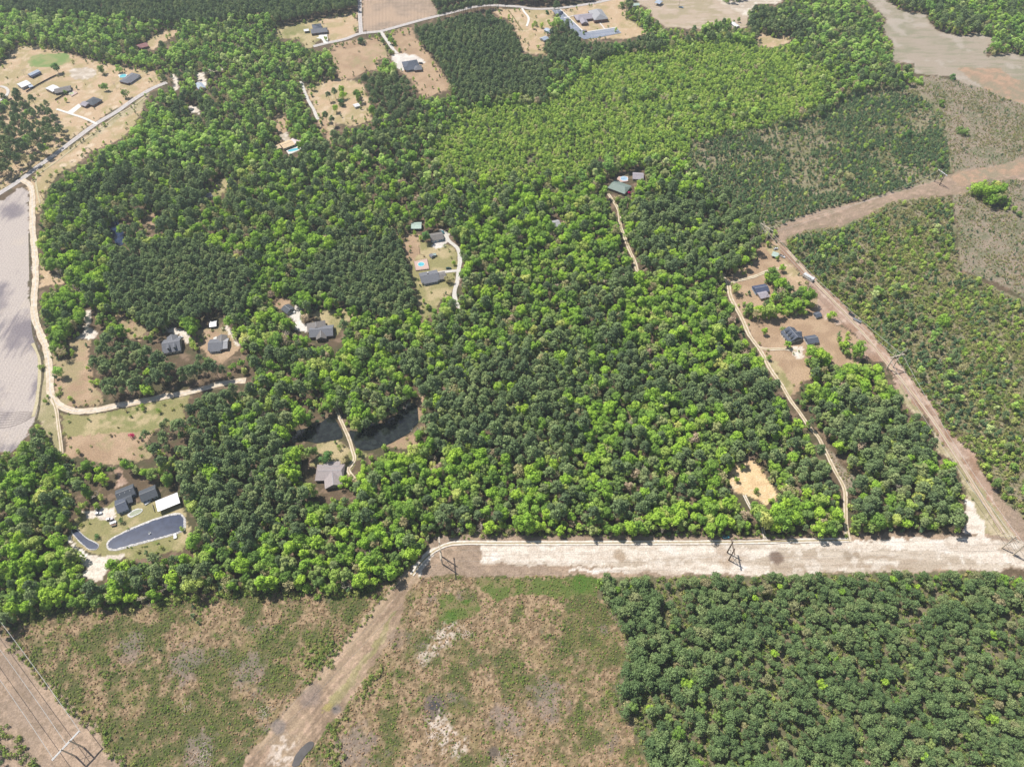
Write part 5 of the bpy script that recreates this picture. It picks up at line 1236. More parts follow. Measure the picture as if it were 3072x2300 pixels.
def house(name, label, cat, blocks, extras=None, group=None):
    """every block: dict(p=(p1,p2), W, wall, rise, roof, wallm, hip, win, open, garage)"""
    cs = []
    for bl in blocks:
        z = bl['wall'] + bl['rise']; a = at(*bl['p'][0], z); b = at(*bl['p'][1], z); cs.append(((a[0] + b[0]) / 2, (a[1] + b[1]) / 2))
    ox, oy = cs[0]
    root = thing(name, label, cat, (ox, oy, 0), 0, group)
    for k, bl in enumerate(blocks):
        W, wall, rise = bl['W'], bl['wall'], bl['rise']; z = wall + rise
        a = Vector(at(*bl['p'][0], z)[:2]); b = Vector(at(*bl['p'][1], z)[:2]); c = (a + b) / 2; d = b - a; L_ = d.length; rz = math.atan2(d.y, d.x)
        ca, sa = math.cos(rz), math.sin(rz); ox_, oy_ = c.x - ox, c.y - oy
        def T(P): return [(x * ca - y * sa + ox_, x * sa + y * ca + oy_, zz) for x, y, zz in P]
        hip = bl.get('hip', 0) * W / 2; inset = .003 * k
        # walls
        m = MB(); hx, hy = L_ / 2 - inset, W / 2 - inset
        if bl.get('open'):
            for i in range(int(max(2, L_ // 4)) + 1):
                for s in (-1, 1):
                    x = -hx + .2 + (2 * hx - .4) * i / int(max(2, L_ // 4)); q = MB(); q.box((x, s * (hy - .2), wall / 2), (.2, .2, wall)); q.v = T(q.v); q.build('post', WM['wood'], root)
        else:
            V = [(-hx, -hy, 0), (hx, -hy, 0), (hx, hy, 0), (-hx, hy, 0), (-hx, -hy, wall), (hx, -hy, wall), (hx, hy, wall), (-hx, hy, wall)]
            F_ = [(0, 3, 2, 1), (0, 1, 5, 4), (2, 3, 7, 6)]
            if hip < .1: V += [(-hx, 0, z - .14), (hx, 0, z - .14)]; F_ += [(1, 2, 6, 9, 5), (3, 0, 4, 8, 7), (4, 5, 9, 8), (6, 7, 8, 9)]
            else: F_ += [(1, 2, 6, 5), (3, 0, 4, 7), (4, 5, 6, 7)]
            m.add(T(V), F_); m.build('wall', WM[bl.get('wallm', 'brick')], root)
        r = gable_roof(L_, W, wall + .02 + .01 * k, rise, ov=bl.get('ov', .45), hip=hip, hip2=bl.get('hip2', None) if bl.get('hip2') is None else bl['hip2'] * W / 2)
        # keep the roof in its own frame so that ribs run down the slope
        ro = r.build('roof', RF[bl['roof']], root); ro.location = (ox_, oy_, 0); ro.rotation_euler = (0, 0, rz)
        if bl.get('ridge', True):
            q = MB(); q.box((0, 0, z + .05 + .01 * k), (max(L_ - 2 * hip, .5), .3, .1)); rc = q.build('ridge_cap', M_trim if bl['roof'] in ('white', 'blue') else RF['lgrey'], ro)
        # windows and doors on both long walls and the gable ends
        if not bl.get('open'):
            nwin = bl.get('win', 3)
            for s in (-1, 1):
                for i in range(nwin):
                    x = -hx + 2 * hx * (i + .5) / nwin
                    px_, py_, _ = T([(x, s * hy, 0)])[0]; nx, ny = -sa * s, ca * s
                    if bl.get('door') and i == nwin // 2 and (ny * 1.0 < 0):
                        q = MB(); q.box((px_ + nx * .05, py_ + ny * .05, 1.05), (1.0, .12, 2.1), rz); dd = q.build('door', M_door, root)
                        q = MB(); q.box((px_ + nx * .14 + .35 * ca, py_ + ny * .14 + .35 * sa, 1.05), (.08, .08, .08), rz); q.build('handle', M_trim, dd)
                    elif bl.get('garage') and ny < 0 and i < bl['garage']:
                        q = MB(); q.box((px_ + nx * .05, py_ + ny * .05, 1.15), (2.6, .12, 2.3), rz); q.build('garage_door', M_glass if bl.get('gdark') else M_trim, root)
                    else: put_window(root, px_, py_, wall * .52, 1.0, 1.1, nx, ny)
            for s in (-1, 1):
                px_, py_, _ = T([(s * hx, 0, 0)])[0]; put_window(root, px_, py_, wall * .52, 1.0, 1.1, ca * s, sa * s)
        if bl.get('porch'):
            s = -1 if ca > 0 else 1; dpt = bl['porch']
            q = MB(); y0 = s * hy; y1 = s * (hy + dpt)
            V = [(-hx * .8, y0, wall - .05), (hx * .8, y0, wall - .05), (hx * .8, y1, wall - .7), (-hx * .8, y1, wall - .7)]
            V += [(x, y, zz + .12) for x, y, zz in V]; q.add(T(V), [(0, 3, 2, 1), (4, 5, 6, 7), (0, 1, 5, 4), (1, 2, 6, 5), (2, 3, 7, 6), (3, 0, 4, 7)])
            q.build('porch_roof', RF[bl['roof']], root)
            for i in range(5):
                q = MB(); q.box(T([(-hx * .76 + hx * 1.52 * i / 4, s * (hy + dpt - .2), (wall - .6) / 2)])[0], (.16, .16, wall - .7), rz); q.build('porch_post', M_trim, root)
            q = MB(); q.box(T([(0, s * (hy + dpt / 2), .15)])[0], (hx * 1.6, dpt, .3), rz); q.build('porch_floor', M_conc, root)
        if bl.get('chimney'):
            q = MB(); q.box(T([(bl['chimney'] * hx, hy * .25, z + .2)])[0], (1.0, .8, 1.8), rz); ch = q.build('chimney', M_brickch, root)
            q = MB(); q.box(T([(bl['chimney'] * hx, hy * .25, z + 1.16)])[0], (1.2, 1.0, .12), rz); q.build('chimney_cap', M_conc, ch)
        for (fx, side) in bl.get('dormers', ()):
            s = (-1 if ca > 0 else 1) * side
            y_ = s * hy * .52; zc = wall + rise * .5
            q = MB(); q.box(T([(fx * hx, y_, zc + .2)])[0], (1.7, W * .26, 1.7), rz); dm = q.build('dormer', WM['white'], root)
            zr = zc + 1.05; g = [(-1.15, -W * .16), (1.15, -W * .16), (1.15, W * .16), (-1.15, W * .16)]
            V = [(fx * hx + i, y_ + j, zr) for i, j in g] + [(fx * hx, y_ - W * .16, zr + .75), (fx * hx, y_ + W * .16, zr + .75)]
            q = MB(); q.add(T(V), [(0, 3, 2, 1), (0, 4, 5, 3), (1, 2, 5, 4), (0, 1, 4), (2, 3, 5)]); q.build('dormer_roof', RF[bl['roof']], dm)
            q = MB(); q.box(T([(fx * hx, y_ + s * W * .135, zc + .35)])[0], (.9, .08, .9), rz); q.build('dormer_window', M_glass if not bl.get('bright') else M_trim, dm)
        if bl.get('vents'):
            for i in range(bl['vents']):
                q = MB(); s = -1 if ca > 0 else 1; q.box(T([(-hx * .6 + hx * 1.2 * i / max(1, bl['vents'] - 1), s * hy * .35, wall + rise * .66 + .15)])[0], (.35, .35, .35), rz); q.build('roof_vent', M_trim, root)
    return root
A1 = lambda *p: Q(0, 180, 9.2, p); B1 = lambda *p: Q(220, 160, 9.2, p); C1 = lambda *p: Q(880, 40, 9.2, p); D1 = lambda *p: Q(1140, 100, 9.2, p); E1 = lambda *p: Q(1640, 0, 9.2, p)
F1 = lambda *p: Q(780, 380, 9.2, p); G1 = lambda *p: Q(1780, 480, 9.2, p); H1 = lambda *p: Q(460, 940, 5.2875, p); I1 = lambda *p: Q(840, 880, 5.2875, p); J1 = lambda *p: Q(1200, 640, 5.2875, p)
K1 = lambda *p: Q(1200, 740, 5.2875, p); L1 = lambda *p: Q(2220, 820, 5.2875, p); M1 = lambda *p: Q(2320, 920, 5.2875, p); N1 = lambda *p: Q(200, 1430, 5.2875, p); O1 = lambda *p: Q(380, 1430, 5.2875, p); P1 = lambda *p: Q(900, 1360, 5.2875, p)
def Bk(p, W, wall, rise, roof, wallm='brick', **k): return dict(p=p, W=W, wall=wall, rise=rise, roof=roof, wallm=wallm, **k)

house('shed', 'long shed with blue and white striped metal roofs in the top left yard', 'shed', [
  Bk(A1((790,395),(1040,272)), 6, 3.4, .9, 'blue', 'grey', win=2), Bk(A1((850,442),(1100,322)), 3.6, 2.4, .5, 'bpanel', 'dark', win=2)])
house('barn', 'white-roofed barn left of the dark fence in the top left yard', 'barn', [
  Bk(A1((520,690),(765,588)), 12, 3.2, 1.0, 'white', 'white', win=2), Bk(A1((790,720),(880,690)), 6, 2.3, .5, 'blue', 'grey', win=1)])
house('house', 'grey-roofed house with a big white metal roof attached, inside the top left fence', 'house', [
  Bk(A1((1500,815),(1930,735)), 12, 2.7, 1.6, 'brown', 'dark', win=4, door=True), Bk(A1((1340,810),(1540,712)), 14, 3.2, .9, 'white', 'tan', win=2)])
house('house', 'dark grey hip-roofed house with white driveway beside the left road', 'house', [
  Bk(B1((395,1345),(645,1195)), 14, 2.7, 2.2, 'dgrey', 'brick', hip=.9, win=4, door=True), Bk(B1((245,1340),(390,1390)), 8, 2.6, 1.2, 'lav', 'brick', win=2, garage=1)])
house('house', 'long light grey ranch house with porch in the top left yard', 'house', [
  Bk(B1((1370,755),(1710,525)), 13, 2.7, 1.9, 'grey', 'brick', hip=.6, win=5, door=True, porch=1.8), Bk(B1((1700,600),(1790,620)), 5, 2.3, .8, 'brown', 'tan', win=1)])
house('barn', 'small rust red metal barn at the edge of a tan clearing', 'barn', [Bk([(411,138),(440,130)], 11, 2.8, 1.3, 'red', 'wood', win=2)])
house('house', 'blue-roofed house half hidden among tall pines in the top left woods', 'house', [Bk([(593,247),(606,262)], 8, 2.7, 1.6, 'blue', 'white', win=2)])
house('house', 'large dark grey hipped house with three garage doors at the top', 'house', [
  Bk(C1((520,330),(760,300)), 17, 3.0, 3.0, 'slate', 'brick', hip=.85, win=4), Bk(C1((480,450),(925,400)), 12, 3.0, 2.4, 'grey', 'brick', hip=.35, win=5, garage=5, gdark=True, door=False),
  Bk(C1((295,465),(415,450)), 5.5, 2.6, .4, 'white', 'white', open=True)])
house('house', 'big blue-grey hip-roofed house at the end of the tree-lined white driveway', 'house', [
  Bk(D1((640,800),(1045,735)), 19, 3.0, 4.2, 'slate', 'brick', hip=.8, win=5), Bk(D1((660,925),(960,880)), 9, 2.8, 1.6, 'slate', 'brick', win=4, door=True, porch=1.8),
  Bk(D1((930,905),(1140,885)), 11, 2.8, 2.4, 'grey', 'brick', hip=.95, win=2)])
house('church', 'brick church with a big pale hipped roof and a long wing beside the car park', 'church', [
  Bk(E1((1340,190),(1520,440)), 19, 4.4, 4.6, 'lgrey', 'brick', hip=.7, win=5), Bk(E1((800,440),(1390,370)), 15, 3.2, 2.4, 'lav', 'brick', hip=.7, win=8, door=True),
  Bk(E1((1000,490),(1060,600)), 9, 3.0, 2.2, 'lav', 'brick', win=1)])
house('house', 'cream metal-roofed house beside a rectangular pool in the top left woods', 'house', [
  Bk(F1((590,508),(885,400)), 11, 2.8, 1.2, 'cream', 'tan', win=4, door=True), Bk(F1((310,600),(540,520)), 7, 2.6, .8, 'cream', 'tan', win=2)])
house('outbuilding', 'pinkish white metal outbuilding behind the house with the rectangular pool', 'outbuilding', [
  Bk(F1((905,320),(1025,420)), 9, 2.8, 1.1, 'pink', 'white', win=2)])
house('house', 'grey-green metal-roofed house deep in the woods beside a round pool', 'house', [
  Bk(G1((500,610),(960,780)), 15, 2.9, 2.0, 'green', 'brick', hip=.5, win=5, door=True, vents=1)])
house('outbuilding', 'pale grey roofed building behind the round pool in the woods', 'outbuilding', [Bk(G1((1100,395),(1380,415)), 11, 2.7, 1.5, 'lav', 'tan', win=3)])
house('house', 'grey house with two front dormers by the left dirt road', 'house', [
  Bk(H1((135,480),(408,432)), 15, 2.9, 3.6, 'grey', 'white', win=5, door=True, dormers=((-.30, 1), (.42, 1))), Bk(H1((280,335),(300,440)), 8, 2.8, 2.2, 'grey', 'white', win=2, name='wing')])
house('house', 'grey gabled house with a rear wing and small front porch by the left dirt road', 'house', [
  Bk(H1((872,470),(1085,452)), 12, 2.8, 2.4, 'grey', 'brick', win=4, door=True, porch=1.6), Bk(H1((1095,455),(1168,448)), 11, 2.8, 1.9, 'lgrey', 'brick', win=2),
  Bk(H1((1078,335),(1072,440)), 8, 2.8, 2.0, 'brown', 'brick', win=2)])
house('shed', 'white metal shed in the tree shade above the two houses by the dirt road', 'shed', [Bk(H1((895,160),(990,148)), 6, 2.4, .8, 'white', 'dark', win=1)])
house('house', 'large grey house with intersecting gables and a concrete driveway on its left', 'house', [
  Bk(I1((466,575),(830,545)), 12, 3.0, 2.8, 'grey', 'brick', win=6, door=True), Bk(I1((560,425),(575,560)), 15, 3.0, 2.4, 'brown', 'brick', win=3, hip=.3),
  Bk(I1((645,585),(645,690)), 8, 3.0, 2.4, 'brown', 'brick', win=1)])
house('garage', 'small dark grey garage at the head of the concrete driveway', 'garage', [Bk(I1((70,190),(160,255)), 8, 2.6, 1.5, 'dgrey', 'white', win=2)])
house('cabin', 'small cabin with a patchy white metal roof above the octagonal pool', 'cabin', [Bk(J1((182,172),(332,168)), 9, 2.9, 1.6, 'lgreen', 'dark', win=2)])
house('garage', 'long garage with brown roof and pale blue front at the head of the gravel loop', 'garage', [Bk(J1((478,355),(672,322)), 10, 2.8, 1.9, 'brown', 'blue', win=3, garage=2)])
house('playhouse', 'tiny green-roofed playhouse above the octagonal pool deck', 'playhouse', [Bk(J1((482,640),(520,672)), 3.6, 1.9, .8, 'grey', 'white', win=1, ov=.2), Bk(J1((520,640),(570,638)), 2.8, 1.8, .7, 'lgreen', 'dark', win=1, ov=.2)])
house('house', 'grey house with a screened porch and side carport near the octagonal pool', 'house', [
  Bk(K1((322,465),(598,412)), 13, 2.9, 2.4, 'grey', 'white', win=4, door=True, porch=1.8, chimney=-.1), Bk(K1((600,450),(716,428)), 9, 2.6, 1.4, 'brown', 'grey', win=2)])
house('house', 'small house with dark blue panels on its roof between trees at the right', 'house', [
  Bk(L1((238,235),(436,200)), 9, 2.8, 1.8, 'bpanel', 'blue', win=3), Bk(L1((300,330),(430,300)), 9, 2.5, .9, 'lav', 'tan', win=2)])
house('house', 'dark grey house with three bright front dormers at the right', 'house', [
  Bk(M1((250,315),(385,475)), 13, 3.0, 4.0, 'slate', 'white', win=4, door=True, dormers=((-.6, 1), (0, 1), (.58, 1)), bright=True), Bk(M1((345,400),(445,395)), 6, 3.0, 2.6, 'slate', 'white', win=1)])
house('garage', 'dark grey garage right of the house with three dormers', 'garage', [Bk(M1((535,505),(700,480)), 8, 2.7, 1.7, 'slate', 'white', win=2)])
house('shed', 'little dark shed with a white end at the edge of the red corridor', 'shed', [Bk(M1((672,118),(750,98)), 5, 2.3, 1.0, 'slate', 'white', win=1)])
house('carport', 'pale green metal carport sheltering a car beside the pylon', 'carport', [Bk(Q(2220,640,5.2875,((520,630),(605,655))), 6, 2.4, .5, 'lgreen', 'wood', open=True)])
house('house', 'long light blue house with dark grey roof, leftmost in the pond compound', 'house', [Bk(N1((775,270),(1045,165)), 8.5, 3.2, 2.0, 'dgrey', 'blue', win=6, vents=3)])
house('outbuilding', 'small dark roofed link building between the two left houses of the pond compound', 'outbuilding', [Bk(N1((905,350),(1020,310)), 7, 2.8, 1.2, 'dgrey', 'dark', win=2, ridge=False)])
house('house', 'grey gabled building with blue front next to the white free-form patio', 'house', [Bk(N1((770,450),(925,385)), 11, 2.9, 2.2, 'slate', 'blue', win=3)])
house('house', 'grey gabled house with a white front deck in the middle of the pond compound', 'house', [Bk(O1((203,285),(445,185)), 9.5, 2.9, 2.3, 'dgrey', 'blue', win=4, door=True)])
house('open_shed', 'long white-roofed open shed above the large pond', 'shed', [Bk(O1((478,455),(808,322)), 8.6, 3.8, .7, 'white', 'white', open=True, ov=.5)])
house('house', 'pinkish metal-roofed house with a front gable between trees below the woodland pond', 'house', [
  Bk(P1((252,275),(683,262)), 13, 2.9, 2.2, 'mauve', 'brick', win=5, hip=.25), Bk(P1((508,290),(528,500)), 12, 2.9, 2.2, 'mauve', 'brick', win=2, hip=.1, door=False), Bk(P1((375,205),(618,200)), 9, 2.8, .9, 'mauve', 'brick', win=2)])
house('shed', 'tiny white-roofed shed alone on the tan ground of the top meadow', 'shed', [Bk([(1062,316),(1076,312)], 6, 2.4, .6, 'white', 'white', win=1)])
house('outbuilding', 'blue-white roofed outbuilding left of the church car park', 'outbuilding', [Bk([(1638,84),(1655,92)], 7, 2.7, 1.2, 'blue', 'blue', win=1)])
house('house', 'small pale house under the pines below the church car park', 'house', [Bk([(1626,115),(1640,109)], 8, 2.7, 1.4, 'blue', 'white', win=2)])
house('shed', 'pale green-roofed shed at the top edge right of the church', 'shed', [Bk([(1898,12),(1917,11)], 7, 2.5, .9, 'lgreen', 'white', win=1)])
house('shed', 'white-roofed shed among trees at the right end of the top field', 'shed', [Bk([(2198,66),(2214,78)], 6, 2.5, .8, 'white', 'white', win=1)])
house('shed', 'blue-white machine shed at the top edge of the picture', 'shed', [Bk([(1970,2),(1984,6)], 10, 3.4, 1.0, 'blue', 'grey', open=True)])
house('house', 'house roof just showing through the middle woods', 'house', [Bk([(1658,668),(1678,664)], 9, 2.8, 1.6, 'lgrey', 'tan', win=2)])
house('cabin', 'dark-walled cabin almost hidden by trees in the middle woods', 'cabin', [Bk([(1756,705),(1778,708)], 8, 2.8, 1.3, 'brown', 'dark', win=2)])
house('house', 'small white-fronted house among pines at the middle left', 'house', [Bk([(608,588),(632,580)], 7, 2.7, 1.3, 'grey', 'white', win=2)])
house('shed', 'small wooden enclosure beside the church car park corner', 'shed', [Bk(E1((1005,845),(1100,835)), 4, 1.9, .3, 'brown', 'wood', win=0, ov=.1)])

# ------------------------------------------------------------------ pools, decks, patios
M_deck = noise_mat('pinkish_deck_boards', alb(206,170,156), alb(226,196,182), 1.5, .8, .2, stretch=(6, 1, 1))
def poly_w(pts, z=0): return [at(*p, z)[:2] for p in pts]
def ring(c, rx, ry, rz, n=20, k=1.0):
    return [(c[0] + k * (rx * math.cos(t) * math.cos(rz) - ry * math.sin(t) * math.sin(rz)), c[1] + k * (rx * math.cos(t) * math.sin(rz) + ry * math.sin(t) * math.cos(rz))) for t in [2 * math.pi * i / n for i in range(n)]]
def pool(name, label, cat, deck_pts, c_px, rx, ry, rz, deckmat, zd=.5, octo=20, water=None, rail=False):
    W = poly_w(deck_pts, zd); c0 = np.mean(W, 0); t = thing(name, label, cat, (c0[0], c0[1], 0))
    loc = [(x - c0[0], y - c0[1]) for x, y in W]
    cp = at(*c_px, zd); c = (cp[0] - c0[0], cp[1] - c0[1])
    m = MB(); m.prism(loc, 0, zd); m.build('deck', deckmat, t)
    inner = ring(c, rx, ry, rz, octo); outer = ring(c, rx + .45, ry + .45, rz, octo)
    m = MB(); n = octo
    V = [(x, y, zd + .02) for x, y in outer] + [(x, y, zd + .16) for x, y in outer] + [(x, y, zd + .16) for x, y in inner] + [(x, y, zd + .03) for x, y in inner]
    F_ = []
    for k in range(3):
        F_ += [(k * n + i, k * n + (i + 1) % n, (k + 1) * n + (i + 1) % n, (k + 1) * n + i) for i in range(n)]
    m.add(V, F_); m.build('coping', M_trim, t)
    m = MB(); m.add([(x, y, zd + .07) for x, y in inner], [tuple(range(n))]); m.build('water', water or M_pool, t)
    if rail:
        for i in range(len(loc)):
            a = np.array(loc[i]); b = np.array(loc[(i + 1) % len(loc)]); q = MB(); k = max(2, int(np.hypot(*(b - a)) / 1.6))
            for j in range(k): p = a + (b - a) * j / k; q.box((p[0], p[1], zd + .5), (.1, .1, 1.0))
            q.tube((*a, zd + 1), (*b, zd + 1), .06, n=4); q.build('railing', M_trim if rail == 'white' else WM['wood'], t)
    return t
pool('pool_deck', 'raised square wooden deck with an octagonal bright blue pool', 'pool', J1((218,762),(428,716),(462,878),(248,905)), J1((335,808))[0], 2.9, 2.9, .2, M_deck, 1.0, 12, rail=True)
pool('pool_patio', 'white concrete patio with a turquoise rectangular pool below the cream-roofed house', 'pool', F1((712,655),(1050,535),(1160,618),(800,772)), F1((925,645))[0], 6.2, 2.4, .42, RM['concrete'], .16, 16)
pool('pool_deck', 'round above-ground pool with a pinkish deck behind the green-roofed house', 'pool', G1((640,500),(700,455),(960,450),(960,590),(760,610),(690,560)), G1((850,515))[0], 3.8, 3.8, 0, M_deck, .9, 20, water=water_mat('pale_pool_water', alb(150,180,205), .06))
pool('patio', 'white free-form stone patio around a drained greenish pool by the pond', 'patio', N1((960,600),(1000,560),(1060,520),(1130,495),(1190,510),(1185,560),(1120,590),(1080,620),(1020,650),(970,630)), N1((1095,565))[0], 4.4, 2.0, .5, M_rock, .14, 14, water=noise_mat('greenish_pool_floor', alb(150,160,130), alb(176,180,150), 1, .6))
pool('pool_deck', 'small white-railed deck with a greenish round pool inside the top left fence', 'pool', A1((1900,880),(2010,845),(2150,905),(1970,1010)), A1((1975,925))[0], 2.6, 2.6, 0, M_deck, .7, 14, water=noise_mat('green_pool_cover', alb(170,184,120), alb(190,196,140), 1, .5), rail='white')
pool('pool_deck', 'white rimmed round pool behind the long grey ranch house', 'pool', B1((1230,600),(1330,560),(1500,590),(1420,670),(1280,680)), B1((1370,630))[0], 4.0, 4.0, 0, M_trim, .4, 20, water=M_pool)
def slab(name, label, cat, pts, z, mat, kind=None):
    W = poly_w(pts); c = np.mean(W, 0); m = MB(); m.prism([(x - c[0], y - c[1]) for x, y in W], 0, z)
    o = m.build(name, mat); o.location = (c[0], c[1], 0); return tag(o, label, cat, None, kind)
slab('patio', 'pale concrete patio left of the big blue-grey hipped house', 'patio', D1((500,790),(640,700),(690,780),(640,930),(560,980),(490,880)), .12, RM['gravel'])
slab('patio', 'small white patio behind the gabled house by the dirt road', 'patio', H1((955,385),(1005,365),(1000,440),(950,440)), .12, RM['concrete'])
slab('patio', 'white concrete driveway pad of the dark grey hip-roofed house', 'driveway', [(203,336),(236,312),(249,316),(219,341)], .14, RM['concrete'])
slab('patio', 'white concrete parking pad in front of the three-door garage', 'driveway', C1((700,590),(930,560),(950,700),(960,830),(860,830),(810,720),(620,690),(700,660)), .14, RM['concrete'])
slab('deck', 'white front deck of the middle house in the pond compound', 'deck', O1((275,425),(365,375),(385,400),(300,455)), .8, M_trim)
# dock on the big pond
def dock():
    a = at(525, 1600); b = at(527, 1616); t = thing('dock', 'small white wooden dock at the lower edge of the large pond', 'dock', (a[0], a[1], 0))
    d = Vector((b[0] - a[0], b[1] - a[1], 0)); L_ = d.length; rz = math.atan2(d.y, d.x)
    for i in range(12):
        m = MB(); p = d * (i / 12 + .04); m.box((p.x, p.y, .75), (.3 * L_ / 4, 2.2, .08), rz); m.build('plank', M_trim, t)
    for s in (-1, 1):
        for k in (0, .5, 1):
            m = MB(); p = d * k + Vector((-math.sin(rz), math.cos(rz), 0)) * s; m.tube((p.x, p.y, 0), (p.x, p.y, 1.3), .09); m.build('post', WM['wood'], t)
dock()
# fountain ripple float in the pond
f = thing('fountain', 'small white fountain float near the middle of the large pond', 'fountain', at(450, 1600)); m = MB(); m.tube((0, 0, .25), (0, 0, .55), .9, .6, 10); m.build('float', M_trim, f); m = MB()
for i in range(10): m.tube((0, 0, .5), (.7 * math.cos(i * .63), .7 * math.sin(i * .63), 2.2), .10, .05, 4)
m.build('spray', M_trim, f)
# ------------------------------------------------------------------ fences
def fence(label, pts, h=1.9, gap=2.4, mat=None):
    W = [Vector(at(*p)) for p in pts]; t = thing('fence', label, 'fence', W[0])
    for i in range(len(W) - 1):
        a, b = W[i] - W[0], W[i + 1] - W[0]; n = max(1, int((b - a).length / gap)); rz = math.atan2((b - a).y, (b - a).x)
        for k in range(n):
            p = a + (b - a) * (k / n); m = MB(); m.box((p.x, p.y, h / 2), (.14, .14, h), rz); m.build('post', WM['wood'], t)
            c = a + (b - a) * ((k + .5) / n); m = MB(); m.box((c.x, c.y, h / 2 + .05), ((b - a).length / n - .16, .05, h - .15), rz); m.build('panel', mat or WM['dark'], t)
fence('long dark board fence running diagonally through the top left yard', A1((735,900),(880,810),(1060,700),(1250,600),(1400,520),(1570,440)))
fence('short dark board fence below the grey house in the top left yard', A1((1530,1125),(1680,1040),(1830,950)))
fence('dark board fence at the left edge between the pines and the curved driveway', A1((-60,1250),(160,1175),(340,1085)))
fence('white-grey fence end and gate beside the open shed above the pond', O1((412,445),(430,500),(447,560)), 1.6, 1.5, M_trim)

# ------------------------------------------------------------------ vehicles
def paint(name, c, rough=.3):
    m = noise_mat(name, shade(c, .95), c, .8, rough, .5); m.node_tree.nodes['Principled BSDF'].inputs['Coat Weight'].default_value = .4; return m
PT = {'silver': paint('silver_paint', alb(200,205,214)), 'white': paint('white_paint', alb(242,242,242)), 'green': paint('dark_green_paint', alb(30,84,72)), 'black': paint('black_paint', alb(40,42,50)),
      'pink': paint('pinkish_white_paint', alb(230,214,216)), 'blue': paint('light_blue_paint', alb(150,190,220)), 'red': paint('red_paint', alb(170,50,45)), 'grey': paint('grey_paint', alb(130,134,142)), 'teal': paint('teal_tarp', alb(40,150,170), .6)}
M_tyre = noise_mat('black_rubber', alb(36,36,38), alb(52,52,54), 2, .9)
M_lamp = noise_mat('lamp_lens', alb(240,240,230), alb(250,250,246), 2, .2)
def car(label, cat, px, py, ang, col, L_=4.7, W=1.85, kind='car', name=None, group=None):
    x, y, _ = at(px, py); zoff = 0.42
    t = thing(name or {'car': 'parked_car', 'pickup': 'pickup_truck', 'van': 'camper', 'trailer': 'flatbed_trailer'}[kind], label, cat, (x, y, zoff - .02), R(ang), group)
    h = .62 if kind != 'van' else .5
    for sx in (-1, 1):
        for sy in (-1, 1):
            m = MB(); m.tube((sx * L_ * .31, sy * (W / 2 - .22), .34), (sx * L_ * .31, sy * (W / 2 + .01), .34), .34, n=12); w = m.build('wheel', M_tyre, t)
            m = MB(); m.tube((sx * L_ * .31, sy * (W / 2 + .01), .34), (sx * L_ * .31, sy * (W / 2 + .03), .34), .19, n=8); m.build('rim', PT['silver'], w)
    if kind in ('car', 'pickup'):
        def loft(secs, mat, nm, par):
            m = MB(); V = []; F_ = []
            for (xx, z0, z1, hw, hw1) in secs: V += [(xx, -hw, z0), (xx, hw, z0), (xx, hw1, z1), (xx, -hw1, z1)]
            n = len(secs)
            for i in range(n - 1):
                for k in range(4): F_.append((4*i+k, 4*i+(k+1)%4, 4*i+4+(k+1)%4, 4*i+4+k))
            F_ += [(3, 2, 1, 0), (4*n-4, 4*n-3, 4*n-2, 4*n-1)]
            m.add(V, F_); return m.build(nm, mat, par)
        hl, hw = L_ / 2, W / 2
        body = loft([(-hl, .38, .82, hw*.84, hw*.78), (-hl*.9, .26, 1.0, hw*.98, hw*.90), (-hl*.3, .24, 1.04, hw, hw*.93), (hl*.3, .24, 1.02, hw, hw*.93), (hl*.86, .26, .88, hw*.97, hw*.86), (hl, .36, .68, hw*.82, hw*.74)], PT[col], 'body', t)
        c0, c1 = (-hl*.78, hl*.34) if kind == 'car' else (-hl*.05, hl*.42)
        loft([(c0, 1.0, 1.04, hw*.86, hw*.84), (c0 + .45, 1.0, 1.50, hw*.88, hw*.70), (c1 - .75, 1.0, 1.52, hw*.88, hw*.70), (c1, 1.0, 1.04, hw*.86, hw*.84)], M_glass, 'windows', t)
        m = MB(); m.box(((c0 + .45 + c1 - .75) / 2, 0, 1.54), (c1 - .75 - c0 - .45 + .1, W * .72, .07)); m.build('roof', PT[col], t)
        if kind == 'pickup':
            m = MB(); m.box((-hl*.52, 0, 1.06), (hl*.80, W*.74, .03)); m.build('cargo_bed', PT['black'], t)
        for s in (-1, 1):
            m = MB(); m.box((hl*.93, s*hw*.62, .74), (.12, .34, .14)); m.build('headlight', M_lamp, t)
    elif kind == 'van':
        m = MB(); m.box((0, 0, 1.75), (L_, W, 2.5), taper=.94); m.build('body', PT[col], t)
        m = MB(); m.box((-L_*.08, 0, 3.12), (L_*.72, W*.8, .16)); m.build('roof', PT['white'], t)
        for i in range(3):
            m = MB(); m.box((-L_*.3 + i*L_*.22, 0, 3.34), (.9, .7, .22)); m.build('roof_vent', PT['white'], t)
        m = MB(); m.box((L_/2 - .02, 0, 1.9), (.2, W*.84, .9)); m.build('windscreen', M_glass, t)
        for s in (-1, 1):
            for i in range(4): m = MB(); m.box((-L_*.36 + i*L_*.2, s*(W/2 - .02), 2.0), (1.0, .08, .6)); m.build('window', M_glass, t)
    else:
        m = MB(); m.box((0, 0, .72), (L_, W, .16)); m.build('deck', WM['wood'] if col == 'wood' else PT[col], t)
        for s in (-1, 1): m = MB(); m.box((0, s*W/2, .95), (L_, .08, .32)); m.build('side_rail', PT['grey'], t)
        m = MB(); m.tube((L_/2, 0, .6), (L_/2 + 1.3, 0, .5), .06); m.build('tow_bar', PT['grey'], t)
N_ = lambda *p: Q(200, 1430, 5.2875, p)[0]
car('silver car parked on the sandy drive left of the pond compound houses', 'car', *N_((515, 588)), 12, 'silver')
car('small black car behind the silver one under the trees of the pond compound', 'car', *N_((505, 520)), 70, 'black', 4.2)
car('pinkish white sedan on the grass below the grey gabled building', 'car', *N_((690, 678)), 16, 'pink')
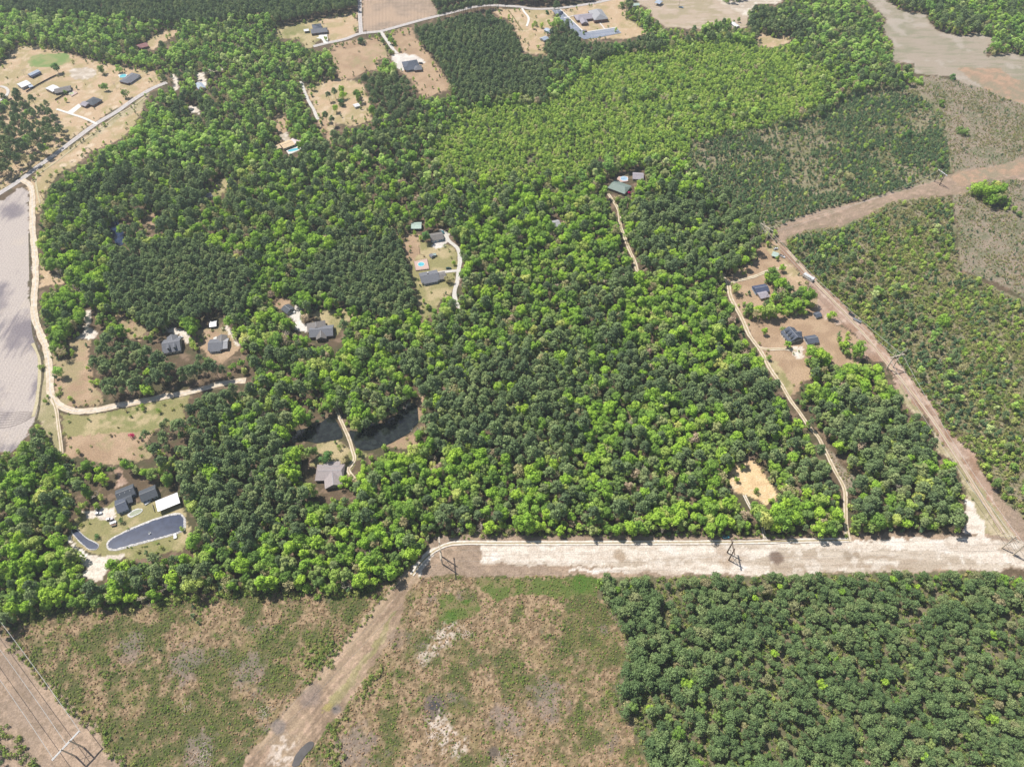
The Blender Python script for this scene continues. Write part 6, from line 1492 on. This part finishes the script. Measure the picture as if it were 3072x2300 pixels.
car('grey flatbed trailer with low sides on the lawn beside the dark conifer', 'trailer', *N_((745, 732)), 25, 'grey', 4.2, 2.0, 'trailer')
car('low wooden trailer next to the grey flatbed trailer on the lawn', 'trailer', *N_((752, 772)), 15, 'wood', 3.6, 1.5, 'trailer')
car('dark green car beside the gravel loop above the carport', 'car', *J1((772, 882))[0], 5, 'green', 5.0)
car('teal car at the side of the blue-fronted garage', 'car', *J1((682, 310))[0], 118, 'teal', 4.6)
car('white pickup truck parked in front of the small dark grey garage', 'pickup truck', *I1((205, 292))[0], -38, 'white', 5.8, 2.0, 'pickup')
car('long white motorhome parked on the red corridor edge', 'motorhome', 2424, 836, -50, 'white', 11.0, 3.4, 'van')
car('white car just above the pale green carport', 'car', *Q(2220,640,5.2875,[(565,572)])[0], 20, 'white', 4.6)
car('white pickup truck nosing out beside the pale green carport', 'pickup truck', *Q(2220,640,5.2875,[(665,690)])[0], -45, 'white', 5.6, 2.0, 'pickup')
car('blue pickup truck alone at the top edge of the right-hand top field', 'pickup truck', 2043, 24, -20, 'blue', 6.4, 2.3, 'pickup')
car('white pickup truck under pines at the middle left', 'pickup truck', 620, 590, 40, 'white', 5.8, 2.1, 'pickup')
car('silver car in front of the twin-dormer house garage wing', 'car', *H1((428, 392))[0], 20, 'silver')
car('red car at the corner of the pinkish metal-roofed house', 'car', *P1((660, 240))[0], 80, 'red', 4.4)
car('black car parked on the sand of the twin-dormer house', 'car', *H1((270, 235))[0], 40, 'black', 4.2)
car('white pickup truck on the turning circle side of the big hipped house', 'pickup truck', *D1((1130, 845))[0], -15, 'black', 5.4, 2.0, 'pickup')
car('long grey trailer on the muddy right edge of the red corridor', 'trailer', 2570, 963, -42, 'grey', 7.5, 2.4, 'trailer')
car('dark trailer just above the long grey one on the red corridor', 'trailer', 2553, 946, -48, 'black', 5.5, 2.0, 'trailer')
car('teal covered pickup truck in the shade at the edge of the white strip', 'pickup truck', 2177, 1612, 5, 'teal', 4.6, 2.0, 'pickup')
# ------------------------------------------------------------------ power line frames, poles, wires
M_pole = noise_mat('weathered_pole_wood', alb(226,208,180), alb(248,232,208), 1.2, .9, .1)
M_pole_d = noise_mat('dark_pole_wood', alb(110,92,78), alb(146,126,108), 1.2, .9, .1)
M_wire = noise_mat('aluminium_wire', alb(220,218,212), alb(240,238,232), 1, .5, .5, 0)
M_ins = noise_mat('insulator_glaze', alb(200,200,198), alb(222,222,220), 1, .3, .5)
ATT = {}
def hframe(key, label, a_px, b_px, h, arm, xbrace=True, mat=None, cross_f=.84, lean=None, stub=False):
    mat = mat or M_pole
    A = Vector(at(*a_px)); B = Vector(at(*b_px)); c = (A + B) / 2; d = (B - A); gap = d.length; d.normalize(); rz = math.atan2(d.y, d.x)
    t = thing('power_line_frame', label, 'power pole', c, rz, 'wooden power line frames along the corridors')
    for s in (-1, 1):
        m = MB(); m.tube((s * gap / 2, 0, -.3), (s * gap / 2 * (.98), 0, h), .50, .34, 8); m.build('pole', mat, t)
    m = MB(); z = h * cross_f
    m.box((0, .28, z), (arm, .3, .42)); m.box((0, -.28, z), (arm, .3, .42)); m.build('crossarm', mat, t)
    if xbrace:
        for s in (-1, 1):
            m = MB(); m.tube((s * gap / 2, 0, h * .30), (-s * gap / 2, 0, h * .68), .14, n=5); m.build('brace', mat, t)
    for k, x in enumerate((-arm / 2 + .3, 0, arm / 2 - .3)):
        m = MB()
        for i in range(5): m.tube((x, 0, z - .4 - i * .28), (x, 0, z - .62 - i * .28), .17, n=8)
        m.build('insulator', M_ins, t)
    ATT[key] = [(c + Vector((math.cos(rz) * x, math.sin(rz) * x, z - 1.8))) for x in (-arm / 2 + .3, 0, arm / 2 - .3)]
    return t
hframe('a', 'pale wooden two-pole frame halfway along the red corridor', (2659,1106.6), (2678.5,1101.3), 18.5, 13)
hframe('b', 'weathered two-pole frame with long crossarm at the upper corridor corner', (2276.7,714), (2296.6,727), 19, 15)
hframe('c', 'thick pale wooden two-pole frame cut by the right edge of the picture', (3005,1643.2), (3038,1664), 18, 13)
hframe('d', 'dark wooden two-pole frame standing in the middle of the white strip', (2181.3,1656.6), (2186,1679.3), 17, 11, mat=M_pole_d)
hframe('e', 'guyed angle frame at the left end of the cleared strip', (1325,1668.5), (1327,1691), 22, 16)
hframe('f', 'two-pole frame with white crossarm in the lower left corner', (227,2267.5), (251.3,2241), 17.5, 17.5, cross_f=.93)
hframe('g', 'distant frame with bright white crossarm at the upper right', (2803,545), (2818,556), 14, 12, mat=M_pole_d, cross_f=.95)
# bright new crossarms
for o in list(bpy.data.objects):
    if o.name.startswith('crossarm') and o.parent and ('lower left corner' in o.parent.get('label', '') or 'bright white' in o.parent.get('label', '')):
        o.data.materials[0] = M_trim
def wire(label, a, b, sag, group, r=.05):
    m = MB(); n = 22; P = []
    for i in range(n + 1):
        t = i / n; p = a * (1 - t) + b * t; p.z -= sag * 4 * t * (1 - t); P.append(p)
    c = P[0].copy(); P = [p - c for p in P]
    for i in range(n): m.tube(P[i], P[i + 1], r, n=3)
    o = m.build('power_wire', M_wire); o.location = c; tag(o, label, 'wire', group)
def span(k1, k2, lab, sag=3.5, flip=False, r=.05):
    for i in range(3):
        a = ATT[k1][i]; b = (ATT[k2] if not isinstance(k2, list) else k2)[2 - i if flip else i]; wire(lab, a.copy(), b.copy(), sag, lab, r)
span('b', 'a', 'power line wire along the upper part of the red corridor', 4, False, .13)
span('a', 'c', 'power line wire along the lower part of the red corridor', 5, False, .13)
span('b', 'g', 'power line wire along the upper right corridor', 5, True)
span('c', 'd', 'power line wire over the right part of the white strip', 5)
span('d', 'e', 'power line wire over the left part of the white strip', 5)
far_e = [ATT['e'][i] + Vector(((at(700, 2330)[0] - at(1326, 1680)[0]), (at(700, 2330)[1] - at(1326, 1680)[1]), 0)) for i in range(3)]
span('e', far_e, 'power line wire running down the muddy corridor', 5)
fl = [ATT['f'][i] + Vector((at(0, 1990)[0] - at(239, 2254)[0] - 30, at(0, 1990)[1] - at(239, 2254)[1] + 34, 0)) for i in range(3)]
span('f', fl, 'power line wire crossing the lower left corridor', 3, False, .16)
# guy wires of the angle frame
for dx, dy in ((-1226+1220, 0),):
    A = Vector(at(1326, 1680)); A.z = 16
    for (gx_, gy_) in ((1248, 1700), (1262, 1690)):
        B = Vector(at(gx_, gy_)); wire('steel guy wire staying the angle frame towards the woods', A.copy(), B, 0, 'guy wires of the angle frame', .07)
def upole(label, px, py, h=10, arm=True, mat=None):
    x, y, _ = at(px, py); t = thing('utility_pole', label, 'utility pole', (x, y, 0), R(20), 'roadside utility poles')
    m = MB(); m.tube((0, 0, -.2), (0, 0, h), .22, .13, 8); m.build('pole', mat or M_pole_d, t)
    if arm: m = MB(); m.box((0, 0, h - .7), (2.4, .14, .16)); m.build('crossarm', M_pole_d, t)
for lb, px, py, a in (('brown utility pole beside the octagonal pool deck', 1260, 762, False), ('utility pole at the junction of the two top roads', 1101, 112, True), ('utility pole at the top right of the church lawn', 2036, 22, True),
                   ('utility pole by the top road above the tan fields', 1516, 30, True), ('utility pole beside the house with the blue panels', 2295, 905, False), ('utility pole on the verge by the road junction left', 132, 600, False), ('utility pole behind the church', 1783, 14, True)):
    upole(lb, px, py, 10 if a else 11, a)

# ------------------------------------------------------------------ small things on the ground
def stick(m, r, L_, w):
    a = r.uniform(0, 3.14); l = L_ * r.uniform(.15, .42); x = r.gauss(0, w * .33); y = r.gauss(0, w * .33); dx, dy = l * math.cos(a) / 2, l * math.sin(a) / 2
    m.tube((x - dx, y - dy, r.uniform(.1, .5)), (x + dx, y + dy, r.uniform(.2, .9)), .09, .05, 5)
def logs(label, px, py, n, L_, ang, mat, name='log_pile', cat='log pile', w=3.0):
    x, y, _ = at(px, py); t = thing(name, label, cat, (x, y, 0), R(ang)); r = random.Random(int(px))
    for i in range(n):
        m = MB(); yy = r.uniform(-w / 2, w / 2); (m.tube((-L_ / 2 * r.uniform(.6, 1), yy, .25 + .12 * (i % 3)), (L_ / 2 * r.uniform(.6, 1), yy + r.uniform(-.7, .7), .25 + .12 * ((i + 1) % 3)), .2, .14, 6)) if cat == 'log pile' else stick(m, r, L_, w); m.build('log', mat, t)
logs('dark felled logs along the upper edge of the white strip', 2236, 1619, 5, 26, 0, M_pole_d, w=1.5)
logs('stack of dark felled logs by the foot of the right dirt road', 2335, 1620, 7, 18, 4, M_pole_d, w=2.6)
logs('grey brush pile in the lower part of the left clear-cut', 566, 1945 + 180, 10, 9, 30, M_twig, 'brush_pile', 'brush pile', 6)
logs('pale grey brush pile beside the muddy corridor', 790, 2135, 26, 8, 50, M_twig, 'brush_pile', 'brush pile', 6)
logs('grey brush pile above the dark puddle in the clear-cut', 1395, 1900, 26, 8, 20, M_twig, 'brush_pile', 'brush pile', 6)
logs('grey brush pile below the dark puddle in the clear-cut', 1300, 2205, 26, 9, 70, M_twig, 'brush_pile', 'brush pile', 7)
logs('brush pile at the lower edge of the clear-cut near the small wood', 1530, 2270, 26, 8, 15, M_twig, 'brush_pile', 'brush pile', 6)
logs('grey brush heap at the bottom of the left clear-cut', 600, 2270, 26, 10, 40, M_twig, 'brush_pile', 'brush pile', 8)
def stone(px, py): pass
# bushes by houses and rows of little shrubs, each its own
def bush(label, px, py, s, mk='shrub', group=None):
    cm, tm = PROTO['shrub'][int(px) % 5]; o = link('bush', cm); x, y, _ = at(px, py); o.location = (x, y, 0); o.scale = (s, s, s); o.rotation_euler = (0, 0, px); tag(o, label, 'bush', group)
for i, (px, py) in enumerate(((188,1178),(210,1201),(256,1203),(160,1250),(146,1208))): bush('tiny dark bush on the grass inside the dirt road bend', px, py, .9, group='tiny bushes inside the dirt road bend')
for i, (px, py) in enumerate(((383,1643),(395,1642),(426,1641),(434,1640),(441,1639),(472,1631),(478,1630),(508,1622))): bush('tiny shrub in the row on the grass below the large pond', px, py, .85, group='row of tiny shrubs below the large pond')
for i, (px, py) in enumerate(((1273,257),(1276,263),(1297,240))): bush('small dark bush on the brown field below the big hipped house', px, py, 1.3, group='small dark bushes below the big hipped house')
for i in range(14):
    px = 1553 + 2.3 * i; py = 62 + 5.4 * i if i < 9 else 96 + 2.0 * i; bush('small bush of the straggling row left of the church car park', 1528 + 2.9 * i, 36 + 4.3 * i, 1.2, group='straggling row of bushes left of the church car park')
bush('low dark bush on the lawn near the small narrow pond', 247, 1576, 1.6)
for px, py in ((2240,1060),(2304,1052),(2395,1055),(2380,1062)): bush('small dry bush around the dormered house driveway', px, py, 1.2, group='dry bushes by the dormered house driveway')
# ------------------------------------------------------------------ haze
if HAZE:
    m = bpy.data.materials.new('pale_haze'); m.use_nodes = True; N = m.node_tree.nodes; N.clear()
    o_ = N.new('ShaderNodeOutputMaterial'); v_ = N.new('ShaderNodeVolumePrincipled'); v_.inputs['Color'].default_value = (.86, .93, 1.0, 1); v_.inputs['Density'].default_value = HAZE; v_.inputs['Anisotropy'].default_value = .2
    m.node_tree.links.new(v_.outputs[0], o_.inputs['Volume'])
    q = MB(); q.box((0, 1500, (H + 30 - 2) / 2 - 1), (14000, 14000, H + 30)); hz = q.build('haze', m); tag(hz, 'thin pale air between the camera and the far woods', None, None, 'stuff')
print('objects', len(bpy.data.objects))
